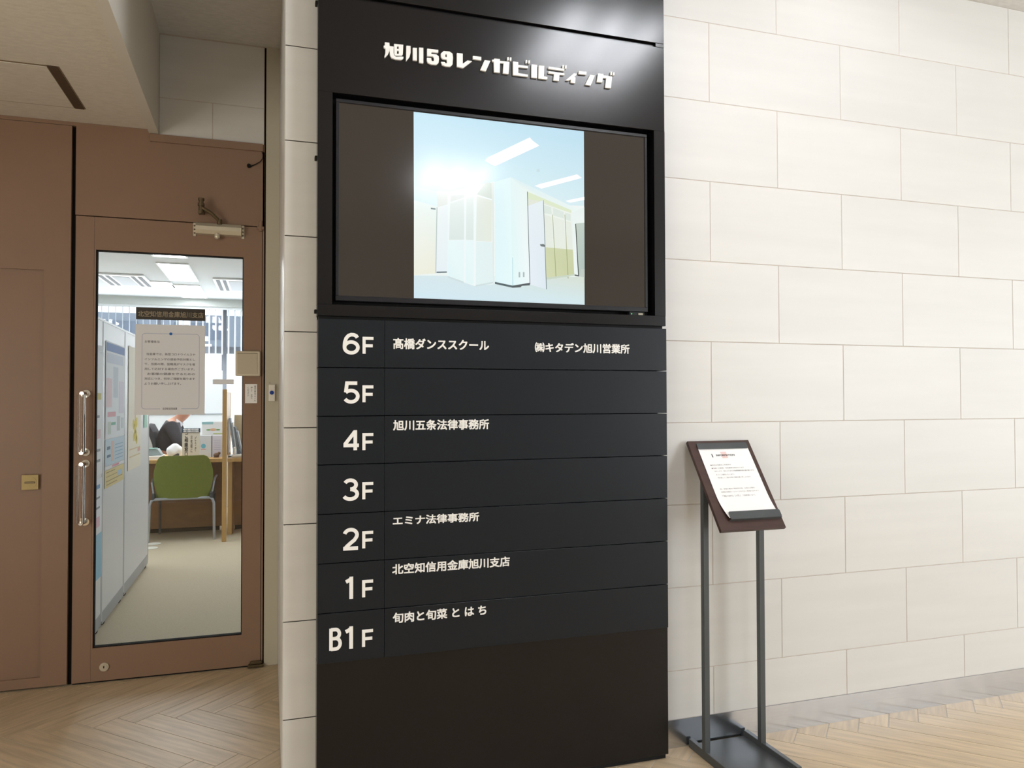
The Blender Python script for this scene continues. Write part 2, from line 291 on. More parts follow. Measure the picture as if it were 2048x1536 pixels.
PICTURE = [([(202,234,248),(186,221,238),(213,235,240),(225,243,250)],[(0.4372,2.1885),(1.031,2.1885),(1.031,1.9193),(0.4383,1.8927)]),([(210,238,243),(209,235,240),(229,245,247),(227,243,245)],[(0.6056,1.9813),(0.8295,2.0008),(0.8806,1.888),(0.5336,1.9095)]),([(213,230,234),(213,220,205),(209,230,235),(208,231,241)],[(0.4384,1.6711),(1.031,1.7007),(1.031,1.587),(0.4384,1.587)]),((235,243,241),[(0.4383,1.902),(1.031,1.9293),(1.031,1.6834),(0.4384,1.6595)]),([(238,247,245),(234,244,241),(235,235,218),(236,237,222)],[(0.4383,1.902),(0.5137,1.8869),(0.5099,1.67),(0.4384,1.6609)]),((225,243,246),[(0.4383,1.9483),(0.5123,1.9358),(0.5137,1.8869),(0.4383,1.902)]),((229,234,230),[(0.5123,1.9382),(0.5551,1.9393),(0.555,1.8994),(0.5156,1.8856)]),([(238,244,244),(235,243,245),(229,240,244),(229,238,243)],[(0.5156,1.8856),(0.555,1.8994),(0.5463,1.6764),(0.5099,1.6709)]),((110,125,130),[(0.5122,1.6756),(0.5463,1.6783),(0.5463,1.6736),(0.5122,1.671)]),((173,187,187),[(0.5127,1.8845),(0.5151,1.8847),(0.5108,1.6709),(0.5084,1.6708)]),((120,140,140),[(0.4934,1.8821),(0.509,1.8809),(0.509,1.8767),(0.4934,1.8774)]),((238,247,247),[(0.5489,1.9365),(0.7086,1.9855),(0.7079,1.6439),(0.6392,1.6347),(0.5492,1.6602)]),((225,231,228),[(0.5584,1.9265),(0.6056,1.934),(0.6055,1.9246),(0.5584,1.9058)]),([(229,238,235),(228,237,234),(219,231,228),(219,231,228)],[(0.5574,1.901),(0.6041,1.9198),(0.604,1.7848),(0.5535,1.7816)]),([(229,238,235),(228,237,234),(219,231,228),(219,231,228)],[(0.6118,1.9227),(0.6357,1.9308),(0.636,1.7858),(0.6102,1.7852)]),([(232,247,248),(231,245,247),(228,245,245),(226,244,247)],[(0.5507,1.7796),(0.604,1.7829),(0.6033,1.6454),(0.5492,1.6635)]),([(232,247,248),(231,245,247),(228,245,245),(226,244,247)],[(0.6102,1.7833),(0.6365,1.7849),(0.6363,1.6384),(0.6082,1.6442)]),((206,222,224),[(0.5492,1.6635),(0.6029,1.6472),(0.6028,1.6416),(0.5492,1.6579)]),((213,222,215),[(0.6484,1.9399),(0.6789,1.9805),(0.7036,1.9803),(0.7035,1.9252),(0.6484,1.9375)]),([(225,232,224),(226,231,221),(228,234,222),(225,234,227)],[(0.6474,1.9317),(0.6985,1.9225),(0.6983,1.784),(0.6443,1.7835)]),([(226,241,241),(225,240,240),(225,240,240),(225,241,241)],[(0.6443,1.7816),(0.7042,1.7825),(0.704,1.6518),(0.6431,1.6377)]),((206,222,224),[(0.6431,1.6377),(0.704,1.6518),(0.704,1.6461),(0.6431,1.6325)]),((225,232,227),[(0.6976,1.9822),(0.7066,1.9829),(0.7059,1.6438),(0.703,1.6437)]),([(220,243,247),(228,246,248),(228,248,250),(223,245,248)],[(0.711,1.9857),(0.7636,2.0047),(0.7703,1.6405),(0.7089,1.6487)]),([(225,243,243),(232,244,241),(238,247,248),(225,247,248)],[(0.7636,2.0047),(0.8218,1.9807),(0.8315,1.6519),(0.7703,1.6405)]),([(219,238,241),(232,244,241),(232,243,240),(235,244,238)],[(0.7636,2.0071),(1.0082,1.9146),(0.9853,1.8981),(0.8217,1.9613)]),((180,216,223),[(0.7695,1.7355),(0.7715,1.7356),(0.7723,1.6405),(0.7697,1.6404)]),((220,231,201),[(0.8228,1.9614),(0.9827,1.9102),(0.9826,1.8954),(0.8807,1.9309),(0.8232,1.9371)]),((225,230,217),[(0.8232,1.9371),(0.8807,1.9309),(0.9826,1.8954),(0.9911,1.7749),(0.8314,1.7874)]),((234,241,234),[(0.8807,1.9246),(0.9827,1.9003),(0.9908,1.6876),(0.8912,1.6691)]),((219,230,222),[(0.8822,1.9213),(0.9092,1.9145),(0.9107,1.8901),(0.8832,1.893)]),((219,230,222),[(0.9154,1.914),(0.9547,1.9022),(0.9556,1.8796),(0.9164,1.8876)]),((219,230,222),[(0.9599,1.9006),(0.98,1.8962),(0.9804,1.8725),(0.9609,1.877)]),((228,234,224),[(0.8831,1.8881),(0.9106,1.8828),(0.9155,1.7778),(0.8864,1.7771)]),((229,235,225),[(0.9179,1.8818),(0.9556,1.8737),(0.9626,1.7757),(0.9217,1.7758)]),((228,234,224),[(0.9619,1.8717),(0.9815,1.8686),(0.9869,1.7747),(0.9673,1.776)]),([(206,212,173),(203,209,169),(199,205,162),(209,215,176)],[(0.8864,1.7771),(0.9879,1.7747),(0.995,1.6878),(0.8912,1.6701)]),((160,168,120),[(0.9127,1.8903),(0.9148,1.89),(0.9271,1.6728),(0.9245,1.6726)]),((160,168,120),[(0.9578,1.8936),(0.9599,1.8932),(0.9711,1.6748),(0.9685,1.6747)]),((200,212,195),[(0.8912,1.674),(0.995,1.6912),(0.995,1.6858),(0.8912,1.6672)]),([(229,238,243),(228,238,241),(220,231,240),(228,237,244)],[(0.8241,1.9129),(0.8807,1.9368),(0.8911,1.6341),(0.8315,1.648)]),((80,90,95),[(0.8222,1.9613),(0.8243,1.9615),(0.8326,1.6495),(0.8305,1.6494)]),((120,135,140),[(0.8797,1.9367),(0.8818,1.9369),(0.8921,1.6341),(0.8895,1.634)]),((110,118,120),[(0.8673,1.7857),(0.8802,1.7874),(0.8874,1.7835),(0.8864,1.7781),(0.8709,1.7791)]),([(232,241,238),(227,238,234),(235,243,241),(235,243,241)],[(0.9827,1.9003),(1.031,1.9243),(1.031,1.8695),(0.9923,1.6862)]),([(192,205,195),(189,204,198),(173,191,186),(180,198,191)],[(0.999,1.8659),(1.031,1.8705),(1.031,1.6819),(1.0083,1.6835)]),((60,66,60),[(0.9968,1.8643),(1.0,1.8645),(1.0099,1.6836),(1.0067,1.6834)]),((192,201,195),[(1.0174,1.7096),(1.031,1.7096),(1.031,1.6819),(1.012,1.6837)]),((84,100,104),[(0.7089,1.6511),(0.7703,1.6414),(0.7702,1.6342),(0.7089,1.6444)]),((84,92,94),[(0.7703,1.6414),(0.8315,1.6538),(0.8315,1.6451),(0.803,1.6419),(0.798,1.6369),(0.7702,1.6342)]),((84,92,94),[(0.9939,1.6897),(1.0072,1.6884),(1.0072,1.6834),(0.9939,1.6848)]),((173,187,184),[(0.7915,1.6876),(0.7971,1.6879),(0.7971,1.6705),(0.7915,1.6703)]),((173,187,184),[(0.8067,1.6883),(0.8123,1.6886),(0.8123,1.6722),(0.8067,1.6719)]),((255,255,255),[(0.6741,2.0517),(0.6849,2.0638),(0.8325,2.1462),(0.8427,2.136),(0.8669,2.1214),(0.7097,2.0369),(0.6987,2.0397)]),((255,255,255),[(0.8499,1.9831),(0.8628,1.9891),(1.0045,2.0359),(1.0221,2.025),(0.8731,1.9753)]),((255,255,255),[(0.9617,1.9402),(0.9749,1.9452),(1.031,1.9601),(1.031,1.9492),(0.9775,1.9355)]),((199,222,228),[(0.8553,2.0382),(0.8666,2.0431),(0.8681,2.0335),(0.8578,2.0306)])]

# ------------------------------------------------------------------ structure: floors, walls, ceilings
ZC = 2.967          # high ceiling
ZL = 2.512          # low ceiling over the doors
YD = 1.355          # door wall
XC = .041           # return corner
ZT = 2.9747         # top of tile row 0
bx = lambda *a, **k: MB().box(*a, **k)

floor = bx(-3, 9, -5, 1.36, -.12, -.0014).done('floor', M['fgrout'], kind='structure')

def clip(poly, a, b, c):
    """keep a*x + b*y <= c"""
    out = []
    for i in range(len(poly)):
        p, q = poly[i], poly[(i+1) % len(poly)]
        dp, dq = a*p[0]+b*p[1]-c, a*q[0]+b*q[1]-c
        if dp <= 0: out.append(p)
        if dp*dq < 0:
            t = dp/(dp-dq); out.append((p[0]+(q[0]-p[0])*t, p[1]+(q[1]-p[1])*t))
    return out
def parea(p): return abs(sum(p[i][0]*p[(i+1) % len(p)][1]-p[(i+1) % len(p)][0]*p[i][1] for i in range(len(p))))/2
def cam_px(x, y, z=0):
    c = SC.camera.matrix_world.inverted() @ Vector((x, y, z))
    if c.z > -.1: return (-9999, -9999)
    return (1024 - 1511.66*c.x/c.z, 768 + 1511.66*c.y/c.z)

# herringbone planks (1455 mm diagonal pitch along the tiled wall)
PW = .1455/math.sqrt(2); PL = .668; GAP = .0016; s2 = 1/math.sqrt(2)
OX, OY = 1.756, -.031
def to_world(a, b): return (OX+(a+b)*s2, OY+(a-b)*s2)
def plank_mesh(poly):
    b = MB(); top = -.0002; cx = sum(p[0] for p in poly)/len(poly); cy = sum(p[1] for p in poly)/len(poly)
    def ring(k, z):
        out = []
        for p in poly:
            d = Vector((p[0]-cx, p[1]-cy)); l = d.length or 1
            out.append(b.b.verts.new((p[0]-d.x/l*k, p[1]-d.y/l*k, z)))
        return out
    r0 = ring(0, -.0035); r1 = ring(0, -.0009); r2 = ring(.0009, top); n = len(poly)
    for A, B in ((r0, r1), (r1, r2)):
        for i in range(n): b.b.faces.new((A[i], A[(i+1) % n], B[(i+1) % n], B[i]))
    b.b.faces.new(r2)
    return b
full = [(GAP, GAP), (PL-GAP, GAP), (PL-GAP, PW-GAP), (GAP, PW-GAP)]
shared = None; rest = MB(); nplank = 0
for j in range(-4, 8):
    for k in range(-60, 70):
        for kind in (0, 1):
            da = k*PW - j*(PL+PW); db = k*PW - j*(PW-PL)
            if kind == 0:
                a0, b0 = da, db; ang = math.radians(45); rect = [(a0, b0), (a0+PL, b0), (a0+PL, b0+PW), (a0, b0+PW)]
            else:
                a0, b0 = da+PL, db+PW-PL; ang = math.radians(-45); rect = [(a0, b0), (a0+PW, b0), (a0+PW, b0+PL), (a0, b0+PL)]
            w = [to_world(*p) for p in rect]
            cx = sum(p[0] for p in w)/4; cy = sum(p[1] for p in w)/4
            if not (-3.4 < cx < 9.4 and -5.4 < cy < 1.8): continue
            # local frame: length along local x
            ca, sa = math.cos(ang), math.sin(ang)
            org = w[0] if kind == 0 else w[1]     # so that local rect is 0..PL by 0..PW
            if kind == 0: org = w[3]
            else: org = w[0]
            # kind 0: e1 dir length, width goes from b0+PW (north-west) ... local y axis = (-s,c)
            loc = full
            T = lambda p: (org[0]+p[0]*ca-p[1]*sa, org[1]+p[0]*sa+p[1]*ca)
            wc = [T(p) for p in ((0, 0), (PL, 0), (PL, PW), (0, PW))]
            # make sure this frame covers the same rectangle
            if abs(sum(p[0] for p in wc)/4-cx) > .01 or abs(sum(p[1] for p in wc)/4-cy) > .01:
                org = (org[0]+cx-sum(p[0] for p in wc)/4, org[1]+cy-sum(p[1] for p in wc)/4)
            wp = [T(p) for p in full]
            whole = clip(clip(clip(wp, 1, 0, 8.99), -1, 0, 2.99), 0, -1, 4.99)
            if max(p[0] for p in wp) <= XC: pieces = [clip(whole, 0, 1, YD)]
            elif max(p[1] for p in wp) <= 0: pieces = [whole]
            else: pieces = [clip(clip(whole, 0, 1, YD), 1, 0, XC), clip(clip(whole, 0, 1, 0), -1, 0, -XC)]
            inv = lambda p: ((p[0]-org[0])*ca+(p[1]-org[1])*sa, -(p[0]-org[0])*sa+(p[1]-org[1])*ca)
            for cut in pieces:
                if len(cut) < 3 or parea(cut) < 2e-4: continue
                seen = False
                for p in cut+[(sum(p[0] for p in cut)/len(cut), sum(p[1] for p in cut)/len(cut))]:
                    px = cam_px(*p)
                    if -60 < px[0] < 2110 and 1200 < px[1] < 1640: seen = True
                if seen and nplank < 298:
                    isfull = abs(parea(cut)-parea(wp)) < 1e-6
                    if isfull and shared is not None:
                        o = bpy.data.objects.new('floor_plank', shared); COL.objects.link(o)
                    else:
                        o = plank_mesh(full if isfull else [inv(p) for p in cut]).done('floor_plank', M['plank'])
                        if isfull: shared = o.data
                    o.matrix_world = Matrix.Translation((org[0], org[1], 0)) @ Matrix.Rotation(ang, 4, 'Z')
                    adopt(o, floor); nplank += 1
                else:
                    vs = [rest.b.verts.new((p[0], p[1], -.0002)) for p in cut]
                    vb = [rest.b.verts.new((p[0], p[1], -.0035)) for p in cut]
                    rest.b.faces.new(vs)
                    for i in range(len(cut)): rest.b.faces.new((vs[i], vb[i], vb[(i+1) % len(cut)], vs[(i+1) % len(cut)]))
print('planks', nplank)
rest.done('floor_planking', M['plank'], floor, kind='stuff')

# tiled wall to the right
wall_right = bx(XC+.002, 9, .0018, .14, 0, ZC+.05).done('wall_right', M['grout'], kind='structure')
TH, TW, TG = .3, .6006, .0013
tile_cache = {}
def wall_tile(x0, x1, z0, z1, parent, face='y', at=0.0):
    """one ceramic tile; its mesh is centred on its own origin"""
    w = round(x1-x0-2*TG, 4); h = round(z1-z0-2*TG, 4); key = (w, h)
    if w < .01 or h < .01: return
    if key in tile_cache:
        o = bpy.data.objects.new('wall_tile', tile_cache[key]); COL.objects.link(o)
    else:
        b = MB(); hw, hh = w/2, h/2; e = .0009
        r0 = [b.b.verts.new(p) for p in ((-hw, .0019, -hh), (hw, .0019, -hh), (hw, .0019, hh), (-hw, .0019, hh))]
        r1 = [b.b.verts.new(p) for p in ((-hw, e, -hh), (hw, e, -hh), (hw, e, hh), (-hw, e, hh))]
        r2 = [b.b.verts.new(p) for p in ((-hw+e, 0, -hh+e), (hw-e, 0, -hh+e), (hw-e, 0, hh-e), (-hw+e, 0, hh-e))]
        for A, B in ((r0, r1), (r1, r2)):
            for i in range(4): b.b.faces.new((A[i], A[(i+1) % 4], B[(i+1) % 4], B[i]))
        b.b.faces.new(r2)
        o = b.done('wall_tile', M['tile']); tile_cache[key] = o.data
    cx, cz = (x0+x1)/2, (z0+z1)/2
    if face == 'y': o.matrix_world = Matrix.Translation((cx, at, cz))
    else: o.matrix_world = Matrix.Translation((at, cx, cz)) @ Matrix.Rotation(-R90, 4, 'Z')
    adopt(o, parent)
far_tiles = MB()
for r in range(10):
    zt = min(ZT-r*TH, ZC); zb = max(ZT-(r+1)*TH, .1)
    wall_tile(XC, .5, zb, zt, wall_right)
    x = 1.5647 - (.3003 if r % 2 == 0 else .6006)
    while x < 9:
        x1 = min(x+TW, 9)
        if x < 4.2: wall_tile(x, x1, zb, zt, wall_right)
        else: far_tiles.box(x+TG, x1-TG, 0, .0019, zb+TG, zt-TG)
        x += TW
far_tiles.done('wall_tiling', M['tile'], wall_right, kind='stuff')
bx(XC, 9, -.0022, .0018, .0, .1).done('baseboard_right', M['steel'], kind='structure')
# return side of the tiled pier
wall_pier = bx(XC+.002, XC+.1, .0018, YD+.02, 0, ZC+.05).done('wall_return', M['grout'], kind='structure')
for r in range(10):
    zt = min(ZT-r*TH, ZC); zb = max(ZT-(r+1)*TH, .0)
    wall_tile(.0022, .36 if r % 2 else .66, zb, zt, wall_pier, 'x', XC)
    wall_tile(.36 if r % 2 else .66, YD, zb, zt, wall_pier, 'x', XC)

# wall above the glazed door, with its tiles
wall_back = MB().box(-.494, -.0305, YD+.0018, YD+.1, 2.49, ZC+.05).box(-3, -.494, YD+.0018, YD+.1, ZL, ZC+.05).done('wall_back', M['grout'], kind='structure')
wall_tile(-.494, -.0305, 2.6661, 2.962, wall_back, 'y', YD)
wall_tile(-.494, -.262, 2.49, 2.6661, wall_back, 'y', YD)
wall_tile(-.262, -.0305, 2.49, 2.6661, wall_back, 'y', YD)

# ceilings
bx(-.50, 9, -5, YD+.1, ZC, ZC+.05).done('ceiling', M['ceilhall'], kind='structure')
lowc = MB().prism([(-3, YD+.0), (-.535, YD), (-.505, -1.2), (-.505, -5), (-3, -5)], lambda p, a: Vector((p[0], p[1], a)), ZL, ZL+.03).done('ceiling_low', M['ceil'], kind='structure')
MB().prism([(-.535, YD), (-.494, YD), (-.462, -1.2), (-.462, -5), (-.505, -5), (-.505, -1.2)], lambda p, a: Vector((p[0], p[1], a)), ZL-.02, ZC).done('trim_1', M['beam'], kind='structure')
# access panel in the low ceiling: shadow gap, panel, dark slot
hatch = structure('ceiling_access_panel'); hatch['kind'] = 'structure'
bx(-1.45, -.757, .737, 1.172, ZL-.0012, ZL+.001).done('shadow_gap', flat('gap_brown', (128, 112, 88)), hatch)
bx(-1.447, -.80, .747, 1.162, ZL-.0035, ZL-.0011).done('hatch_panel', M['ceil'], hatch)
bx(-.797, -.763, .735, 1.172, ZL-.003, ZL-.0011).done('slot', flat('slot_brown', (84, 66, 52)), hatch)

# enclosing hall, behind the camera
bx(-3.1, -3, -5, YD+.1, 0, ZC).done('wall_left', M['plaster'], kind='structure')
MB().box(-3, 4.8, -5.1, -5, 0, ZC).box(8.4, 9, -5.1, -5, 0, ZC).box(4.8, 8.4, -5.1, -5, 2.8, ZC).box(4.8, 8.4, -5.1, -5, 0, .3).done('wall_front', M['plaster'], kind='structure')
MB().box(9, 9.1, -5, -4.1, 0, ZC).box(9, 9.1, -.7, .14, 0, ZC).box(9, 9.1, -4.1, -.7, 2.75, ZC).done('wall_far', M['plaster'], kind='structure')
w = bx(4.8, 8.4, -5.07, -5.03, .3, .36).done('window_2', M['mullion'], kind='structure')
for x in (4.8, 6.0, 7.2, 8.36): bx(x, x+.04, -5.07, -5.03, .36, 2.74).done('mullion', M['mullion'], w)
bx(4.8, 8.4, -5.07, -5.03, 2.74, 2.8).done('head_rail', M['mullion'], w)

def ceiling_lamp(x, y, lab, zc=ZC, sx=.62, sy=.62, m='lamp', group=None):
    t = thing('ceiling_light', (x, y, zc), lab, 'ceiling light', group)
    b = MB(); f = .018
    b.box(x-sx/2-f, x+sx/2+f, y-sy/2-f, y-sy/2, zc-.012, zc); b.box(x-sx/2-f, x+sx/2+f, y+sy/2, y+sy/2+f, zc-.012, zc)
    b.box(x-sx/2-f, x-sx/2, y-sy/2, y+sy/2, zc-.012, zc); b.box(x+sx/2, x+sx/2+f, y-sy/2, y+sy/2, zc-.012, zc)
    b.done('frame', M['white'], t)
    if m != 'lampoff':
        bx(x-sx/2, x+sx/2, y-sy/2, y+sy/2, zc-.003, zc-.001).done('reflector', M['white'], t)
        for k in (-1, 0, 1):
            MB().cyl((x+k*.19, y-sy/2+.01, zc-.022), (x+k*.19, y+sy/2-.01, zc-.022), .017, n=16).done('lamp_tube', M[m], t, smooth=True)
    else:
        bx(x-sx/2, x+sx/2, y-sy/2, y+sy/2, zc-.009, zc-.001).done('diffuser', M[m], t)
    return t
ceiling_lamp(1.48, -1.02, 'square ceiling light nearest the tiled wall, above the black directory board', m='lampnear')
ceiling_lamp(1.33, -3.25, 'square ceiling light farther from the tiled wall, mirrored in the monitor')

# ------------------------------------------------------------------ brown steel door wall
def P3(p, a): return Vector((p[0], a, p[1]))
door2 = MB().box(-1.7, -.954, YD, YD+.04, 1.84, 2.493).box(-1.7, -.954, YD, YD+.04, .008, .05).box(-.954, -.85, YD, YD+.04, .008, 2.493).done('door_2', M['brown'], kind='structure')
bx(-1.7, -.954, YD+.012, YD+.03, .05, 1.84).done('recessed_panel', M['brown'], door2)
lk = bx(-1.032, -.966, YD-.003, YD, .871, .937, bev=.001).done('lock_plate', M['brass'], door2)
b = MB().cyl((-.999, YD-.004, .903), (-.999, YD-.001, .903), .026, n=28)
b.done('lock_ring', M['brass'], lk, smooth=True)
MB().box(-1.019, -.979, YD-.007, YD-.004, .899, .907, bev=.001).done('thumb_turn', M['bronze'], lk)
bx(-3, -.5, YD+.001, YD+.08, 2.495, ZL).done('trim_2', M['brown'], kind='structure')
bx(-3, -1.7, YD+.001, YD+.05, 0, 2.495).done('trim_7', M['brown'], kind='structure')
# dark slot between the doors
bx(-.85, -.833, YD+.02, YD+.05, 0, 2.495).done('trim_3', M['gap'], kind='structure')
# transom panel + lintel + right frame
tr = MB().box(-.833, -.029, YD, YD+.05, 2.095, 2.455).box(-.833, -.53, YD, YD+.05, 2.455, 2.497).done('trim_4', M['brown'], kind='structure')
bx(-.53, -.036, YD-.012, YD+.05, 2.455, 2.49, bev=.001).done('lintel_bar', M['brown'], tr)
t5 = bx(-.036, -.0285, YD, YD+.05, 0, 2.49).done('trim_5', M['brown'], kind='structure')
MB().box(-.846, -.0305, YD+.042, YD+.06, 2.06, 2.12).box(-.07, -.0305, YD+.042, YD+.06, 0, 2.06).box(-.852, -.80, YD+.042, YD+.06, 0, 2.06).done('door_stop', M['gap'], t5)
bx(-.0305, -.0215, YD+.012, YD+.06, 0, ZC).done('shadow_joint', M['gap'], tr)
jamb = bx(-.022, XC, YD-.004, YD+.06, 0, ZC, bev=.001).done('trim_6', M['jamb'], kind='structure')

# glazed door leaf
door1 = structure('door_1', (-.04, YD, 0))
bx(-.831, -.757, YD, YD+.04, .008, 2.09).done('stile', M['brown'], door1)
MB().box(-.7562, -.749, YD, YD+.04, .155, 1.942).box(-.122, -.0385, YD, YD+.04, .155, 1.942).done('stile', M['brown'], door1)
bx(-.7562, -.0385, YD, YD+.04, 1.942, 2.09).done('rail', M['brown'], door1)
bx(-.7562, -.0385, YD, YD+.04, .008, .155).done('rail', M['brown'], door1)
g = MB()
for a in ((-.749, -.745, .155, 1.942), (-.126, -.122, .155, 1.942), (-.745, -.126, .155, .159), (-.745, -.126, 1.938, 1.942)):
    g.box(a[0], a[1], YD+.006, YD+.034, a[2], a[3])
g.done('gasket', M['gap'], door1)
bx(-.745, -.126, YD+.017, YD+.023, .159, 1.938).done('glass_pane', M['glass'], door1)
bx(-.83, -.039, YD+.01, YD+.03, .0, .009).done('bottom_seal', M['gap'], door1)
for z0, z1 in ((1.023, 1.300), (.713, .988)):
    h = MB().cyl((-.79, YD-.062, z0+.012), (-.79, YD-.062, z1-.012), .0185, n=24).done('pull_handle', M['acrylic'], door1, smooth=True)
    c = MB()
    for z in (z0+.008, z1-.008):
        c.cyl((-.79, YD-.055, z), (-.782, YD-.006, z), .009, n=18)
        c.cyl((-.782, YD-.006, z), (-.782, YD, z), .017, n=22)
    c.done('end_cap', M['chrome'], h, smooth=True)
# closer
cl = MB().prism([(0, 0), (.032, .002), (.042, .018), (.042, .036), (.030, .052), (0, .054)], lambda p, a: Vector((a, YD-p[0], 2.036+p[1])), -.331, -.132).done('door_closer', M['champagne'], door1)
MB().box(-.345, -.331, YD-.006, YD, 2.028, 2.092, bev=.002).box(-.132, -.118, YD-.006, YD, 2.028, 2.092, bev=.002).done('end_plate', M['champagne'], cl)
b = MB()
for x in (-.338, -.125):
    for z in (2.043, 2.060, 2.077): b.cyl((x, YD-.008, z), (x, YD-.005, z), .004, n=12)
b.done('screw', M['bronze'], cl)
MB().ball((-.238, YD-.03, 2.028), .013, (1, 1, 1.1)).cyl((-.238, YD-.03, 2.028), (-.238, YD-.03, 2.04), .012).done('adjusting_cap', M['champagne'], cl, smooth=True)
MB().cyl((-.228, YD-.03, 2.085), (-.228, YD-.03, 2.108), .011).tube([(-.228, YD-.03, 2.10), (-.262, YD-.055, 2.13), (-.302, YD-.06, 2.152)], .0085, 8).done('closer_arm', M['bronze'], cl, smooth=True)
br = MB().cyl((-.306, YD-.055, 2.128), (-.306, YD-.055, 2.192), .011, n=18).cyl((-.306, YD-.055, 2.160), (-.306, YD-.055, 2.172), .015, n=18).cyl((-.306, YD-.055, 2.186), (-.306, YD-.055, 2.196), .014, n=18)
br.box(-.318, -.294, YD-.055, YD, 2.132, 2.150, bev=.002).cyl((-.312, YD-.07, 2.128), (-.312, YD-.05, 2.128), .008, n=14)
br.done('arm_bracket', M['bronze'], door1, smooth=True)
MB().cyl((-.701, YD-.008, .070), (-.701, YD, .070), .019, n=28).cyl((-.701, YD-.011, .070), (-.701, YD-.007, .070), .013, n=24).done('floor_lock', M['champagne'], door1, smooth=True)
MB().box(-.703, -.699, YD-.0125, YD-.0105, .066, .076).done('key_slot', M['gap'], door1)
MB().box(-.095, -.022, YD-.03, YD, .004, .016, bev=.004).box(-.085, -.03, YD-.022, YD, .014, .03, bev=.005).done('floor_pivot', M['bronze'], door1)
MB().box(-.062, -.03, YD-.012, YD, 2.078, 2.094, bev=.003).cyl((-.045, YD-.008, 2.07), (-.045, YD-.008, 2.118), .008).done('top_pivot', M['brown'], door1)

# things on the door
t = bx(-.155, -.044, YD-.022, YD-.0005, 1.375, 1.494, bev=.006, seg=3).done('sensor_box', M['cream'], label='square cream plastic box with a lid, fixed over the glass edge of the brown door', cat='switch box')
bx(-.145, -.057, YD-.0245, YD-.0215, 1.386, 1.482, bev=.001).done('lid', M['cream2'], t)
bx(-.146, -.056, YD-.0224, YD-.0218, 1.4815, 1.4845).done('lid_gap', M['bronze'], t)
t = bx(-.112, -.058, YD-.0015, YD-.0003, 1.247, 1.338).done('paper_sign', M['paper'], label='small white paper label with three columns of tiny text below the cream box', cat='label')
for i, s in enumerate(('御用の際はブザーを', '押して お待ち', 'ください')):
    col = '\n'.join(s)
    text('lettering', col, M['ink'], -.071-.0155*i, -.063-.0155*i, 1.256+(0 if i == 0 else .012*i), 1.331-(0 if i == 0 else .006), YD-.0016, t, depth=.0002)
t = MB().box(-.0055, .0235, YD-.022, YD-.0045, 1.256, 1.336, bev=.003, seg=2).done('door_bell', M['whiteplastic'], label='slim white door bell with a round blue button on the beige door jamb', cat='door bell')
MB().cyl((.009, YD-.025, 1.297), (.009, YD-.021, 1.297), .0095, n=28).done('push_button', M['bluebutton'], t, smooth=True)
MB().cyl((.0, YD-.0065, 1.344), (.0, YD-.004, 1.344), .0016, n=10).done('wall_screw', M['bronze'], t)
# film name plate on the glass
YG = YD+.017
t = bx(-.586, -.291, YG-.0012, YG-.0002, 1.634, 1.690).done('name_plate', M['plate'], label='dark bronze name strip with grey lettering on the door glass above the notice', cat='name plate')
text('lettering', '北空知信用金庫旭川支店', M['platetext'], -.578, -.299, 1.647, 1.674, YG-.0012, t, depth=.0004, bold=.012)
# notice
t = bx(-.589, -.291, YG-.0012, YG-.0002, 1.195, 1.612).done('notice_sheet', M['sheet'], label='white notice sheet with lilac border and printed Japanese text taped to the door glass', cat='notice')
yy = YG-.0013
def frame_line():
    b = MB(); x0, x1, z0, z1, r, w = -.560, -.316, 1.222, 1.570, .014, .0014
    pts = []
    for cx, cz, a0 in ((x1-r, z1-r, 0), (x0+r, z1-r, 90), (x0+r, z0+r, 180), (x1-r, z0+r, 270)):
        pts.append([(cx+r*math.cos(math.radians(a0+i*15)), cz+r*math.sin(math.radians(a0+i*15))) for i in range(7)])
    segs = [[(-.425, z1)]+list(reversed([]))+[], ]
    def ln(q):
        for i in range(len(q)-1):
            p, n = Vector(q[i]), Vector(q[i+1]); d = (n-p).normalized(); o = Vector((-d.y, d.x))*w/2
            vs = [b.b.verts.new((v.x, yy, v.y)) for v in (p+o, n+o, n-o, p-o)]
            b.b.faces.new(vs)
    ln([(-.430, z1)]+pts[1]+pts[2]+[(-.482, z0)])
    ln([(-.392, z0)]+pts[3]+pts[0]+[(-.448, z1)])
    return b
frame_line().done('border_line', M['linelilac'], t)
MB().cyl((-.439, yy-.0004, 1.570), (-.439, yy, 1.570), .0066, n=20).done('emblem', M['inkblue'], t)
lines = [('お客様各位', -.549, -.486, 1.5325), ('当金庫では、新型コロナウイルスや', -.541, -.334, 1.475), ('インフルエンザの感染予防対策とし', -.549, -.334, 1.4515), ('て、当面の間、役職員がマスクを着', -.549, -.334, 1.429), ('用して応対する場合がございます。', -.549, -.336, 1.4065), ('お客様の健康を守るための', -.537, -.334, 1.384), ('対応につき、何卒ご理解を賜ります', -.549, -.334, 1.3615), ('ようお願い申し上げます。', -.549, -.394, 1.339), ('北空知信用金庫', -.472, -.410, 1.2225)]
for s, x0, x1, z in lines:
    text('printed_line', s, M['inkgrey'], x0, x1, z-.0055, z+.0055, yy, t, depth=0, bold=.01)
t = bx(-.2565, -.163, YG-.001, YG-.0002, 1.337, 1.360).done('glass_sticker', M['sheet'], label='small pale rectangular sticker on the door glass left of the cream box', cat='sticker')
# cable loop above the door
MB().tube([(-.043, YD-.004, 2.462), (-.036, YD-.010, 2.44), (-.037, YD-.012, 2.42), (-.048, YD-.012, 2.404), (-.066, YD-.010, 2.392), (-.085, YD-.008, 2.382), (-.095, YD-.005, 2.374)], .0022, 8).cyl((-.0995, YD-.012, 2.381), (-.0995, YD-.001, 2.381), .009, n=18).done('loose_cable', M['gap'], label='thin dark cable hanging from the lintel at the right end above the door', cat='cable', smooth=True)

